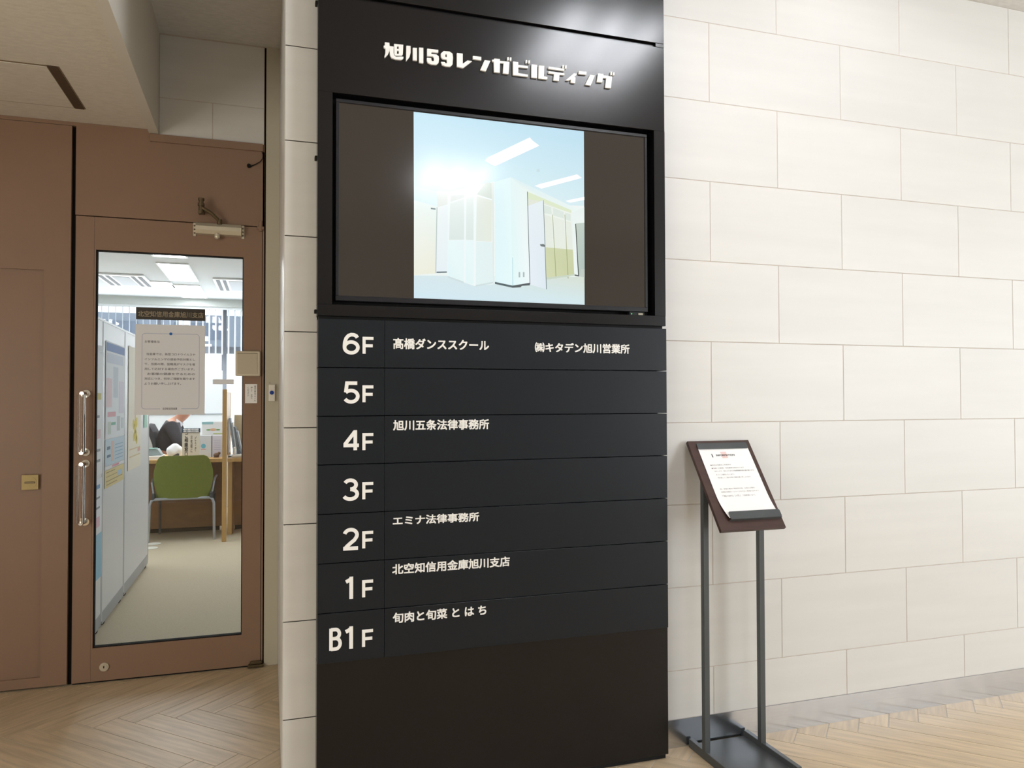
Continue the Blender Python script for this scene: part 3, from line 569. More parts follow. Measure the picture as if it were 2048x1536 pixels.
# ------------------------------------------------------------------ directory board
def arc(cx, cy, rx, ry, a0, a1, n=14):
    return [(cx+rx*math.cos(math.radians(a0+(a1-a0)*i/n)), cy+ry*math.sin(math.radians(a0+(a1-a0)*i/n))) for i in range(n+1)]
GLY = {
 '6': (.765, [arc(.3825, .33, .2975, .245, 0, 360, 26), [(.655, .775), (.60, .86), (.50, .905), (.38, .912), (.26, .865), (.16, .75), (.10, .58), (.085, .40), (.085, .33)]]),
 '5': (.73, [[(.62, .915), (.165, .915), (.115, .50)], arc(.345, .33, .30, .255, 140, -150, 20)]),
 '4': (.78, [[(.56, .06), (.56, .97)], [(.53, .90), (.50, .85), (.10, .32)], [(.045, .28), (.72, .28)]]),
 '3': (.73, [arc(.345, .715, .25, .2, 155, -90, 16), arc(.345, .30, .30, .215, 90, -155, 18)]),
 '2': (.73, [arc(.36, .68, .275, .235, 165, -25, 16)+[(.52, .45), (.34, .31), (.19, .18), (.10, .075)], [(.03, .085), (.68, .085)]]),
 '1': (.385, [[(.29, .03), (.29, .985)], [(.32, .92), (.20, .835), (.06, .77)]]),
 'F': (.66, [[(.09, .06), (.09, .91), (.60, .91)], [(.09, .50), (.56, .50)]]),
 'B': (.556, [[(.085, .03), (.085, .97)], [(.09, .915), (.27, .915)]+arc(.27, .725, .17, .19, 80, -90, 10)+[(.09, .535)], [(.09, .535), (.28, .535)]+arc(.28, .31, .19, .225, 80, -90, 12)+[(.09, .085)]])}
def glyph(ch, x0, x1, z0, z1, y, parent, depth=.0022, t=None):
    w, paths = GLY[ch]; h = z1-z0; k = (x1-x0)/w; t = t or (.072 if ch == 'B' else .08)*h
    b = MB()
    for pi, p in enumerate(paths):
        q = [Vector((x0+a*k, z0+c*h)) for a, c in p]
        closed = (q[0]-q[-1]).length < 1e-4
        if closed: q = q[:-1]
        n = len(q); Lf, Rt = [], []
        for i in range(n):
            pv = q[i-1] if (i or closed) else None; nx = q[(i+1) % n] if (i < n-1 or closed) else None
            d0 = (q[i]-pv).normalized() if pv is not None else None; d1 = (nx-q[i]).normalized() if nx is not None else None
            if d0 is None: d0 = d1
            if d1 is None: d1 = d0
            n0 = Vector((-d0.y, d0.x)); n1 = Vector((-d1.y, d1.x)); m_ = (n0+n1).normalized(); c = max(m_.dot(n0), .42)
            Lf.append(q[i]+m_*t/c); Rt.append(q[i]-m_*t/c)
        d = y-depth-.00006*pi
        va = [[b.b.verts.new(P3(v, yy_)) for v in S_] for S_ in (Lf, Rt) for yy_ in (d, y)]
        for i in range(n if closed else n-1):
            j_ = (i+1) % n
            b.b.faces.new((va[0][i], va[0][j_], va[2][j_], va[2][i]))
            b.b.faces.new((va[0][i], va[1][i], va[1][j_], va[0][j_])); b.b.faces.new((va[2][i], va[2][j_], va[3][j_], va[3][i]))
        if not closed:
            for i in (0, n-1): b.b.faces.new((va[0][i], va[2][i], va[3][i], va[1][i]))
    return b.done('lettering', M['letter'], parent)
XL, XR, YF = .137, 1.336, -.070
board = thing('directory_board', (.7365, -.035, 0), 'tall black floor directory board with white lettering, standing against the tiled wall', 'directory board')
bx(XL+.003, XR-.003, -.013, -.004, .003, ZC-.004).done('back_panel', M['deep'], board)
MB().box(XL, XR, YF, -.013, 2.530, ZC-.004, bev=.0008).done('top_panel', M['black'], board)
MB().box(XL, .180, YF, -.013, 2.5165, 2.5285).box(1.303, XR, YF, -.013, 2.5165, 2.5285).box(.180, 1.303, YF+.012, -.013, 2.5165, 2.5285).done('slot_filler', M['black'], board)
b = MB().box(XL, XR, YF, -.013, 2.215, 2.5155, bev=.0008).box(XL, .1815, YF, -.013, 1.556, 2.215).box(1.294, XR, YF, -.013, 1.556, 2.215).box(XL, XR, YF, -.013, 1.520, 1.556, bev=.0008)
b.done('monitor_surround', M['black'], board)
bx(XL+.006, XR-.006, YF+.014, -.013, 1.511, 1.5205).done('shadow_slot', M['deep'], board)
tops = [1.5105, 1.3605, 1.2115, 1.0632, .9132, .7635, .6132, .4615]
LB = [[('6', .2125, .2645)], [('5', .2145, .2645)], [('4', .2127, .2664)], [('3', .2128, .2633)], [('2', .2135, .2636)], [('1', .2200, .2466)], [('B', .1738, .2132), ('1', .2195, .2467)]]
dig = [(1.4006, 1.4685), (1.2500, 1.3185), (1.1022, 1.1700), (.9508, 1.0205), (.8000, .8690), (.6500, .7205), (.4982, .5690)]
ten = [[('髙橋ダンススクール', .3688, .6795, 1.4215, 1.4545), ('㈱キタデン旭川営業所', .8402, 1.1860, 1.4195, 1.4510)], [], [('旭川五条法律事務所', .3688, .6792, 1.1655, 1.1970)], [],
       [('エミナ法律事務所', .3680, .6453, .8690, .8968)], [('北空知信用金庫旭川支店', .3664, .7490, .7170, .7480)], [('旬肉と旬菜 と は ち', .3683, .6690, .5660, .5968)]]
for i in range(7):
    z1, z0 = tops[i]-.0012, tops[i+1]+.0012
    pl = bx(.1395, .3405, -.082, -.013, z0, z1, bev=.0006).done('floor_plate', M['strip'], board)
    for s, x0, x1 in LB[i]:
        glyph(s, x0, x1, dig[i][0], dig[i][1], -.082, pl)
    glyph('F', .2725, .3098, dig[i][0]+.0004, dig[i][0]+.0565, -.082, pl, t=.0047)
    tp = bx(.3417, 1.3315, -.082, -.013, z0, z1, bev=.0006).done('tenant_plate', M['strip'], board)
    for s, x0, x1, a, c in ten[i]:
        text('lettering', s, M['letter'], x0, x1, a, c, -.082, tp, depth=.0012, bold=.024)
bx(XL+.002, XR, YF, -.013, .018, .4605, bev=.0008).done('bottom_panel', M['black'], board)
bx(XL+.02, XR-.005, YF+.012, -.013, .0, .018).done('plinth', M['deep'], board)
for z in (2.507, 2.0175, 1.5367): bx(XL-.0065, XL+.002, -.036, -.014, z-.006, z+.006, bev=.0015).done('edge_clip', M['deep'], board)
for polys in TITLE:
    b = MB()
    for p in polys: b.prism(p, P3, -.077, YF+.0005)
    b.done('title_character', M['letter'], board)

# monitor held in the opening
mon = thing('monitor', (.73, -.05, 1.57), 'wide flat monitor recessed in the black board, showing a bright empty office', 'monitor')
b = MB(); y0, y1 = -.060, -.020
b.box(.1925, 1.2715, y0, y1, 2.1905, 2.2015, bev=.001).box(.1925, 1.2715, y0, y1, 1.5695, 1.5855, bev=.001).box(.1925, .2025, y0, y1, 1.5855, 2.1905, bev=.001).box(1.2625, 1.2715, y0, y1, 1.5855, 2.1905, bev=.001)
b.done('bezel', M['bezel'], mon)
sc = bx(.2025, 1.2625, -.0550, -.022, 1.5855, 2.1905).done('screen', M['screenoff'], mon)
def picture():
    me = bpy.data.meshes.new('screen_picture'); V, F, C = [], [], []
    for i, (c, p) in enumerate(PICTURE):
        y = -.0551-.00003*i; k = len(V)
        for q in p: V.append((q[0], y, q[1]))
        F.append(list(range(k, k+len(p))))
        C += (c if isinstance(c, list) else [c]*len(p))
    me.from_pydata(V, [], F); at = me.color_attributes.new('shade', 'FLOAT_COLOR', 'POINT')
    for i, c in enumerate(C): at.data[i].color = lin(c)
    m = bpy.data.materials.new('lit_screen'); m.use_nodes = True; nt = m.node_tree; p = nt.nodes['Principled BSDF']
    vc = nt.nodes.new('ShaderNodeVertexColor'); vc.layer_name = 'shade'
    nt.links.new(vc.outputs[0], p.inputs['Emission Color']); p.inputs['Emission Strength'].default_value = 1.0
    p.inputs['Base Color'].default_value = (.01, .01, .01, 1); p.inputs['Roughness'].default_value = .13
    me.materials.append(m)
    o = bpy.data.objects.new('screen_picture', me); COL.objects.link(o); adopt(o, sc)
picture()
MB().cyl((1.212, -.052, 1.5622), (1.212, -.050, 1.5622), .0018, n=10).done('power_led', emit_mat('green_led', (60, 220, 110), 1.5), mon)
bx(1.205, 1.262, -.050, -.03, 1.5575, 1.5692).done('sensor_bar', M['bezel'], mon)
bx(1.238, 1.255, -.053, -.0495, 1.5590, 1.5655).done('rating_label', M['cream'], mon)

# ------------------------------------------------------------------ information stand
st = thing('information_stand', (1.577, -.16, 0), 'grey metal two-post stand with a tilted dark wood board, right of the black directory board', 'stand')
bx(1.4665, 1.6875, -.31, -.012, .004, .010).done('base_plate', M['gunmetal'], st)
for x in (1.452, 1.684):
    bx(x, x+.018, -.312, -.010, 0, .030, bev=.0012).done('foot_rail', M['gunmetal'], st)
for x in (1.452, 1.681):
    MB().prism([(-.120, .028), (-.100, .028), (-.100, .975), (-.120, .948)], lambda p, a: Vector((a, p[0], p[1])), x, x+.020).done('post', M['gunmetal'], st)
A = Vector((1.45, -.018, 1.108)); tl = .938
ED = Vector((0, -math.cos(tl), -math.sin(tl))); EX = Vector((1, 0, 0)); EN = EX.cross(ED)   # outward = up/forward
if EN.z < 0: EN = -EN
def on(a, b, d): return A + EX*a + ED*b + EN*d
def slab(pts, d0, d1, name, m, parent, bev=0, label=None):
    b = MB(); b.prism(pts, lambda p, d: on(p[0], p[1], d), d0, d1)
    if bev: bmesh.ops.bevel(b.b, geom=list(b.b.edges), offset=bev, segments=1, affect='EDGES')
    return b.done(name, m, parent, label=label)
R_ = lambda a0, a1, b0, b1: [(a0, b0), (a1, b0), (a1, b1), (a0, b1)]
slab(R_(0, .26, 0, .363), -.013, 0, 'sign_board', M['walnut'], st, .001)
MB().box(1.456, 1.698, -.118, -.102, .915, .935).done('support_bracket', M['gunmetal'], st)
def rr(a0, a1, b0, b1, r, cs=(1, 1, 1, 1)):
    out = []
    for (cx, cy, s), k in zip(((a1-r, b1-r, 0), (a0+r, b1-r, 90), (a0+r, b0+r, 180), (a1-r, b0+r, 270)), cs):
        if k: out += [(cx+r*math.cos(math.radians(s+i*15)), cy+r*math.sin(math.radians(s+i*15))) for i in range(7)]
        else: out.append((a1 if s in (0, 270) else a0, b1 if s in (0, 90) else b0))
    return out
slab(rr(.030, .241, .0135, .039, .006), .004, .0056, 'top_clip', M['gunmetal'], st)
slab(R_(.032, .239, .0135, .0155), 0, .004, 'clip_spine', M['gunmetal'], st)
slab(rr(.046, .252, .2975, .327, .006), .012, .0136, 'bottom_clip', M['gunmetal'], st)
slab(R_(.046, .252, .3252, .3272), 0, .0125, 'clip_spine', M['gunmetal'], st)
# curled A4 sheet
b = MB(); rows = []
for i in range(21):
    v = .018 + .302*i/20; d = .0022 + (.0085*((i-13)/7)**2 if i > 13 else 0)
    rows.append([b.b.verts.new(on(.031+.0125*max(0, (i-14)/6)**2*1.0, v, d)), b.b.verts.new(on(.241+.006*max(0, (i-14)/6)**2, v, d))])
for i in range(20): b.b.faces.new((rows[i][0], rows[i][1], rows[i+1][1], rows[i+1][0]))
sheet = b.done('information_sheet', M['paper'], label='white A4 information sheet clipped to the tilted dark wood board', cat='paper sheet')
fx = lambda a, q, d: on(a, q, .0024+d)
def st_text(s, m, a0, a1, b, h, bold=.0):
    text('printed_line', s, m, a0, a1, -h/2, h/2, 0, sheet, depth=0, bold=bold, fn=lambda x, z, d: on(x, b-z, .0026))
slab(R_(.1165, .1405, .0505, .0775), .0023, .0024, 'pink_stamp', M['inkred'], sheet)
st_text('i', M['inkgrey'], .0765, .0800, .0660, .014, .02)
st_text('INFORMATION', M['ink'], .0947, .1714, .0652, .0075, .02)
for s, a0, a1, bb in (('●本日は当館をご利用頂き', .0552, .1394, .1058), ('●当館への郵便・宅急便等は受付けており', .0552, .1886, .1190), ('ませんので、恐れ入りますが管理事務所迄お届け願います。', .0624, .2280, .1315), ('すぐにご案内いたします。', .0631, .1378, .1459), ('何卒宜しくご協力の程ご理解お願い申し上げます。', .0652, .2027, .1584), ('尚、空室の案内や開放日の他、お知らせ等の', .0570, .1980, .2036), ('詳細は当館ホームページからもご覧頂けますので', .0566, .2104, .2158)):
    st_text(s, M['inkgrey'], a0, a1, bb, .0052)
st_text('『旭川59レンガ』', M['inkgrey'], .0552, .1290, .2318, .0085)
st_text('で検索願います。', M['inkgrey'], .1360, .1895, .2322, .0052)

# ------------------------------------------------------------------ office beyond the glazed door
OX0, OX1, OY0, OY1, OZ = -3.4, 1.8, YD+.1, 8.45, 2.6
floor_o = bx(OX0, OX1, YD+.0, OY1, -.12, -.001).done('floor_office', M['carpet'], kind='structure')
bx(OX0, OX1, OY0, OY1, OZ, OZ+.05).done('ceiling_office', M['ofceil'], kind='structure')
bx(OX0-.1, OX0, OY0, OY1+.1, 0, OZ).done('wall_office_left', M['white'], kind='structure')
bx(OX1, OX1+.1, OY0, OY1+.1, 0, OZ).done('wall_office_right', M['white'], kind='structure')
MB().box(OX0, -.86, OY0, OY0+.02, 0, OZ).box(-.03, OX1, OY0, OY0+.02, 0, OZ).box(-.86, -.03, OY0, OY0+.02, 2.12, OZ).done('wall_office_front', M['white'], kind='structure')
MB().box(OX0, OX1, OY1, OY1+.12, 0, .35).box(OX0, OX1, OY1, OY1+.12, 2.54, OZ).done('wall_office_window', M['white'], kind='structure')
bx(OX0, OX1, 8.25, 8.45, 2.50, OZ).done('trim_8', flat('fascia_grey', (196, 200, 196)), kind='structure')
win = bx(OX0, OX1, OY1+.02, OY1+.08, .35, .41).done('window_1', M['mullion'], kind='structure')
for x in (-3.0, -2.2, -1.4, -.59, .22, 1.03): 
    bx(x-.03, x+.03, OY1-.02, OY1+.08, .41, 2.54).done('mullion', M['mullion'], win)
bx(OX0, OX1, OY1-.03, OY1+.08, 1.895, 1.985).done('transom', M['mullion'], win)
for x in (-3.4, -2.97, -2.17, -1.37, -.56, .25, 1.06):
    x1 = {-3.4: -3.03, -2.97: -2.23, -2.17: -1.43, -1.37: -.62, -.56: .19, .25: 1.0, 1.06: 1.8}[x]
    bx(x, x1, OY1+.045, OY1+.051, .41, 1.895).done('window_pane', M['glass'], win)
    bx(x, x1, OY1+.045, OY1+.051, 1.985, 2.54).done('window_pane', M['glass'], win)
# vertical blinds
blind = thing('vertical_blind', (-1.1, 8.33, 2.5), 'pale vertical slat blind hanging open across the office window', 'window blind')
bx(OX0+.1, OX1-.1, 8.30, 8.35, 2.47, 2.50).done('head_rail', M['white'], blind)
sl = None
x = -2.45
while x < .35:
    if sl is None:
        sl = bx(-.0008, .0008, -.040, .040, -.60, 0).done('slat', M['blind']); o = sl
    else:
        o = bpy.data.objects.new('slat', sl.data); COL.objects.link(o)
    o.matrix_world = Matrix.Translation((x, 8.33, 2.47)) @ Matrix.Rotation(math.radians(16), 4, 'Z')
    adopt(o, blind); x += .08
# street outside
bx(-25, 25, 8.7, 45, -.4, -.3).done('ground_outside', flat('pale_ground', (236, 238, 240), .9), kind='structure')
bd = thing('building', (-2, 20, -.3), 'low building across the street with a grey upper band seen through the office blinds', 'building')
bx(-14, 6, 20, 26, 2.70, 3.62).done('upper_storey', flat('slate_cladding', (112, 122, 136)), bd)
bx(-14, 6, 20.3, 26, -.3, 2.70).done('ground_storey', flat('white_render', (244, 246, 248)), bd)
for i in range(4):
    z = 3.46-.215*i
    for k in range(1 if i == 0 else 2):
        x = -2.38+.09*i+.30*k
        bx(x, x+.27, 19.97, 20.0, z-.13, z).done('window', flat('pane_reflection', (250, 250, 250)), bd)  # stepped bright reflection put in as plain white panes
for i in range(7):
    x = -13+2.1*i
    bx(x, x+1.2, 19.98, 20.0, 2.95, 3.4).done('window', flat('dark_window', (86, 98, 116), .2), bd)

# ceiling fixtures
G = 'recessed ceiling lights in the office'
ceiling_lamp(-.885, 4.62, 'office ceiling light nearest the door, cut off by the top of the glass', OZ, .27, 1.1, 'lampoff', G)
ceiling_lamp(-.91, 6.10, 'office ceiling light second from the door in the centre line', OZ, .26, 1.1, 'lampoff', G)
ceiling_lamp(-.93, 7.55, 'office ceiling light nearest the office window', OZ, .27, 1.1, 'lampoff', G)
ceiling_lamp(-1.38, 7.02, 'office ceiling light beside the left air conditioner grille', OZ, .60, .40, 'lampoff', G)
ceiling_lamp(-1.22, 6.98, 'office ceiling light between the left grille and the centre line', OZ, .28, .34, 'lampoff', G) if False else None
ceiling_lamp(-2.6, 5.2, 'office ceiling light on the far left, hidden from the door', OZ, .27, 1.1, 'lampoff', G)
ceiling_lamp(.7, 5.2, 'office ceiling light on the far right, hidden from the door', OZ, .27, 1.1, 'lampoff', G)
def cassette(x0, x1, y0, y1, lab):
    t = thing('air_conditioner', ((x0+x1)/2, (y0+y1)/2, OZ), lab, 'air conditioner', 'ceiling air conditioner panels in the office')
    bx(x0, x1, y0, y1, OZ-.02, OZ-.0005, bev=.004).done('panel', M['white'], t)
    bx(x0+.16, x1-.16, y0+.10, y1-.10, OZ-.024, OZ-.019).done('grille', flat('grille_grey', (176, 182, 190)), t)
    for a, b in ((x0+.03, x0+.07), (x0+.10, x0+.135), (x1-.135, x1-.10), (x1-.07, x1-.03)):
        bx(a, b, y0+.06, y1-.06, OZ-.023, OZ-.019).done('louvre_slot', flat('louvre_dark', (84, 90, 98)), t)
cassette(-1.76, -1.28, 6.36, 7.20, 'square ceiling air conditioner panel at the upper left of the door glass')
cassette(-.60, .30, 6.35, 7.28, 'square ceiling air conditioner panel at the upper right of the door glass')

# white partition screens along the left of the entrance
def screen(y0, y1, lab):
    t = thing('partition_screen', (-.895, (y0+y1)/2, 0), lab, 'partition', 'white office partition screens')
    bx(-.905, -.882, y0+.012, y1-.012, .09, 1.70).done('panel', M['partition'], t)
    f = flat('partition_frame', (206, 210, 214), .4)
    bx(-.912, -.8795, y0, y0+.012, .04, 1.712).done('frame_post', f, t)
    bx(-.912, -.8795, y1-.012, y1, .04, 1.712).done('frame_post', f, t)
    bx(-.912, -.8795, y0+.012, y1-.012, 1.70, 1.712).done('top_rail', f, t)
    bx(-.912, -.8795, y0+.012, y1-.012, .022, .09).done('bottom_rail', flat('rail_grey', (168, 172, 178), .4), t)
    for y in (y0+.09, y1-.09):
        MB().box(-.910, -.882, y-.014, y+.014, .026, .036).cyl((-.896, y-.008, .014), (-.896, y+.012, .014), .014, n=16).done('caster', M['gap'], t)
    return t
screen(1.62, 2.235, 'white partition screen nearest the door, mostly cut off by the door frame')
screen(2.24, 2.90, 'white partition screen with the medicine and blue notice posters')
screen(2.905, 3.92, 'white partition screen farthest from the door with the cream poster')
def poster(y0, y1, z0, z1, lab, col, bits, group='posters on the white partition screens', slope=0):
    t = bx(-.8792, -.8778, y0, y1, z0, z1).done('poster', flat('paper_%d_%d_%d' % col, col), label=lab, cat='poster', group=group)
    for i, (n, a0, a1, b0, b1, c) in enumerate(bits):
        bx(-.8779, -.8775+.00005*i, y0+(y1-y0)*a0, y0+(y1-y0)*a1, z0+(z1-z0)*b0, z0+(z1-z0)*b1).done(n, flat('ink_%d_%d_%d' % c, c), t)
    return t
gy = (150, 156, 164)
poster(1.70, 2.21, .86, 1.56, 'tall white poster nearest the door frame with yellow and pink blocks', (236, 239, 243),
       [('picture', .62, .92, .58, .63, (206, 196, 110)), ('print', .2, .85, .44, .46, gy), ('print', .2, .9, .28, .35, (224, 190, 200)), ('print', .15, .9, .18, .20, gy), ('print', .15, .9, .10, .12, gy)])
poster(1.70, 2.21, .30, .84, 'tall white poster beside the door frame with a blue sweep at its lower end', (232, 237, 243),
       [('print', .3, .9, .90, .94, (112, 158, 206)), ('print', .2, .9, .80, .82, gy), ('print', .2, .9, .70, .72, gy), ('print', .55, .9, .52, .62, (232, 196, 214)), ('wave', .62, 1, 0, .45, (150, 200, 226))])
poster(2.29, 2.87, 1.045, 1.60, 'poster with a blue band and soft photographs on the middle white screen', (232, 236, 242),
       [('band', .02, .98, .90, .985, (112, 142, 196)), ('band', .05, .9, .78, .88, (206, 214, 230)), ('picture', .03, .3, .32, .62, (232, 206, 214)), ('picture', .38, .62, .42, .75, (204, 214, 226)), ('picture', .68, .95, .25, .6, (222, 216, 234)), ('print', .1, .5, .22, .27, (224, 168, 178)),
        ('picture', .12, .26, .04, .17, (196, 208, 200)), ('print', .28, .5, .13, .16, (120, 186, 164)), ('picture', .58, .74, .06, .22, (196, 204, 206)), ('picture', .82, .95, .08, .2, (206, 214, 220))])
poster(2.29, 2.87, .890, 1.040, 'pale blue notice with a thermometer-like stripe on the middle white screen', (196, 216, 230),
       [('stripe', .30, .42, .12, .90, (226, 200, 190)), ('print', .08, .24, .6, .72, (90, 120, 150)), ('print', .08, .26, .3, .4, (90, 120, 150))] + [('print', .5, .92, .15+.14*i, .18+.14*i, (140, 176, 204)) for i in range(5)])
poster(2.29, 2.87, .868, .887, 'narrow white strip with pink print between the blue and yellow sheets', (232, 232, 236), [('print', .35, .7, .2, .8, (226, 150, 168))])
poster(2.29, 2.87, .765, .865, 'yellow notice sheet at the foot of the poster group on the middle screen', (226, 208, 150),
       [('print', .05, .5, .84, .88, (150, 130, 90)), ('print', .05, .6, .6, .63, (150, 130, 90)), ('print', .05, .9, .34, .38, (150, 130, 90)), ('print', .08, .6, .14, .18, (150, 130, 90)), ('print', .65, .88, .42, .72, (176, 202, 222))])
p3 = poster(3.01, 3.51, .800, 1.62, 'cream poster with yellow flower drawing on the farthest white screen', (240, 232, 214),
       [('print', .1, .95, .16, .17, (222, 200, 160)), ('print', .1, .95, .10, .11, (222, 200, 160)), ('print', .75, .95, .13, .16, (230, 180, 170)), ('stem', .50, .56, .36, .58, (222, 182, 130))])
b = MB()
for dy, dz, r in ((.0, 0, .045), (.06, .03, .035), (-.06, .02, .035), (.03, -.06, .04), (-.04, -.065, .03), (.07, -.09, .03)):
    b.cyl((-.8779, 3.27+dy, 1.08+dz), (-.8772, 3.27+dy, 1.08+dz), r, n=18)
b.done('flower', flat('ink_yellow', (226, 206, 92)), p3)
MB().box(-.8796, -.8770, 3.66, 3.80, 1.06, 1.16).done('green_tag', flat('mint_paper', (176, 222, 206)), label='small mint green tag stuck near the far end of the white screens', cat='tag')
# desks
def panel_desk(x0, x1, lab, legs):
    t = thing('counter_desk', ((x0+x1)/2, 5.4, 0), lab, 'desk')
    bx(x0, x1, 5.05, 5.80, .700, .722, bev=.002).done('desk_top', M['oak'], t)
    bx(x0, x1, 5.046, 5.0501, .690, .7215).done('front_edge', M['oak'], t)
    bx(x0+.02, x1-.02, 5.45, 5.47, .04, .70).done('front_panel', M['oakpanel'], t)
    for x in legs: bx(x, x+.035, 5.155, 5.19, 0, .70).done('leg', M['oak'], t)
    bx(x0+.02, x0+.045, 5.2, 5.78, .0, .70).done('end_panel', M['oakpanel'], t)
    bx(x0+.05, x1-.05, 5.47, 5.49, .0, .04).done('toe_strip', M['gap'], t)
    return t
panel_desk(-2.2, -.412, 'light oak counter desk behind the green chair', ())
panel_desk(-.372, 1.1, 'light oak counter desk at the right edge of the door glass', (-.372,))
t = thing('desk_divider', (-.39, 5.1, 0), 'narrow light wooden divider post and panel standing between the two counter desks', 'divider')
bx(-.403, -.365, 4.775, 4.812, 0, 1.36, bev=.002).done('post', M['oak'], t)
bx(-.398, -.382, 4.812, 5.78, .74, 1.34).done('panel', flat('pale_pink_board', (216, 202, 190)), t)
bx(-.402, -.378, 5.76, 5.80, 0, 1.34).done('post', M['oak'], t)

# green visitor chair
ch = thing('visitor_chair', (-.745, 5.1, 0), 'green fabric visitor chair with silver tube legs in front of the oak counter', 'chair')
def P_back(p, a):
    x, z = p; return Vector((-.738+x, a + .05*(1-((x)/.25)**2)*-1 + .02*(z-.55)*-1.2, z))
pts = []
prof = [(.40, .205), (.45, .225), (.50, .238), (.56, .248), (.62, .247), (.68, .232), (.73, .215), (.755, .196), (.765, .17)]
b = MB(); gf = []
for z, hw in [(.385, .19)]+prof:
    gf.append([(hw*(i/8-1)*1.0, z) for i in range(17)])
fr = [[b.b.verts.new(P_back(p, 4.965)) for p in r] for r in gf]; bk = [[b.b.verts.new(P_back(p, 4.99)) for p in r] for r in gf]
nr = len(gf)
for L_ in (fr, bk):
    for i in range(nr-1):
        for k in range(16): b.b.faces.new((L_[i][k], L_[i][k+1], L_[i+1][k+1], L_[i+1][k]))
for i in range(nr-1):
    for k in (0, 16): b.b.faces.new((fr[i][k], fr[i+1][k], bk[i+1][k], bk[i][k]))
for k in range(16):
    for i in (0, nr-1): b.b.faces.new((fr[i][k], fr[i][k+1], bk[i][k+1], bk[i][k]))
b.done('backrest', M['green'], ch, smooth=True)
MB().box(-.975, -.505, 4.98, 5.42, .385, .43, bev=.018, seg=3).done('seat', M['green'], ch, smooth=True)
MB().tube([(-1.020, 4.93, .0), (-1.010, 4.935, .33), (-.998, 4.938, .365), (-.965, 4.942, .380), (-.52, 4.942, .380), (-.492, 4.938, .365), (-.480, 4.935, .33), (-.475, 4.93, 0)], .0125, 12).done('leg', M['silver'], ch, smooth=True)
for x in (-.985, -.505):
    MB().tube([(x, 5.40, 0), (x, 5.38, .37), (x, 5.34, .385), (x, 4.97, .385)], .011, 12).done('leg', M['greyplastic'], ch, smooth=True)
    MB().box(x-.014, x+.014, 4.93, 4.99, .36, .43, bev=.004).done('bracket', M['greyplastic'], ch)
    s = -1 if x < -.7 else 1
    MB().tube([(x, 5.0, .40), (x+s*.02, 5.02, .52), (x+s*.025, 5.10, .545), (x+s*.025, 5.30, .545)], .010, 10).done('armrest', M['silver'], ch, smooth=True)
t = MB()
for y in (4.86, 4.66): t.cyl((-.965, y, 0), (-.965, y, .004), .06, n=28)
t.done('floor_marker', flat('marker_white', (238, 236, 226)), label='pair of white oval floor markers on the carpet beside the green chair', cat='floor marker')

# things on the left counter (top at .722)
ZD = .722
def up(v, cx, cy): return v
t = bx(-.785, -.630, 5.29, 5.31, ZD, .958).done('counter_sign', flat('sign_cream', (232, 228, 214)), label='cream counter sign with vertical lettering and a dark blue heading behind the green chair', cat='sign')
bx(-.785, -.628, 5.285, 5.31, .958, .997).done('heading', flat('heading_navy', (58, 82, 108)), t)
text('lettering', '融資相談', M['paper'], -.775, -.640, .980, .993, 5.285, t, depth=.0003, bold=.03)
text('lettering', '各種相談', M['paper'], -.775, -.640, .963, .976, 5.285, t, depth=.0003, bold=.03)
text('lettering', 'ご\n相\n談\n窓\n口', M['ink'], -.764, -.733, .735, .950, 5.29, t, depth=.0004, bold=.03)
text('lettering', 'お\n気\n軽\nに', M['inkgrey'], -.712, -.694, .77, .93, 5.29, t, depth=.0004, bold=.02)
text('lettering', 'ど\nう\nぞ', M['inkgrey'], -.676, -.660, .78, .92, 5.29, t, depth=.0004, bold=.02)
t = bx(-.626, -.528, 5.27, 5.33, ZD, .928).done('leaflet_box', flat('box_white', (226, 232, 238)), label='white leaflet box with a cyan oval mark, right of the cream counter sign', cat='leaflet box')
MB().cyl((-.597, 5.2695, .828), (-.597, 5.27, .828), .022, n=24).done('cyan_mark', flat('cyan_mark', (118, 196, 220)), t)
bx(-.62, -.575, 5.2693, 5.27, .795, .800).done('red_mark', flat('rose_mark', (222, 130, 150)), t)
bx(-.5275, -.521, 5.27, 5.33, ZD, .925).done('box_edge', flat('box_grey', (110, 122, 134)), t)
t = bx(-.519, -.430, 5.27, 5.33, ZD, .925).done('leaflet_box', flat('box_lilac', (222, 222, 236)), label='lilac white leaflet box next to the wooden divider post', cat='leaflet box')
for i in range(6): bx(-.505, -.445, 5.2695, 5.27, .79+.018*i, .793+.018*i).done('print', flat('lilac_print', (176, 176, 206)), t)
t = bx(-.622, -.432, 5.40, 5.42, ZD, 1.055).done('poster_stand', flat('stand_white', (236, 238, 238)), label='white upright poster stand with a green and peach fan shape behind the leaflet boxes', cat='poster stand')
bx(-.622, -.520, 5.399, 5.40, 1.030, 1.055).done('teal_heading', flat('teal_soft', (160, 206, 210)), t)
MB().ball((-.520, 5.3995, .978), .03, (1, .02, .45)).done('peach_shape', flat('peach', (230, 184, 150)), t)
MB().ball((-.562, 5.3997, .976), .022, (1, .02, .3)).ball((-.478, 5.3997, .976), .022, (1, .02, .3)).done('green_shape', flat('leaf_green', (92, 160, 60)), t)
bx(-.52, -.432, 5.399, 5.40, .935, .945).done('green_line', flat('lime_soft', (190, 206, 130)), t)
b = MB().ball((-.478, 5.215, ZD+.022), .022, (1.2, 1, 1)).ball((-.455, 5.215, ZD+.040), .014).cyl((-.478, 5.215, ZD), (-.478, 5.215, ZD+.006), .024)
b.done('figurine', flat('figurine_brown', (112, 84, 66)), label='small brown figurine on the oak counter beside the divider post', cat='figurine', smooth=True)
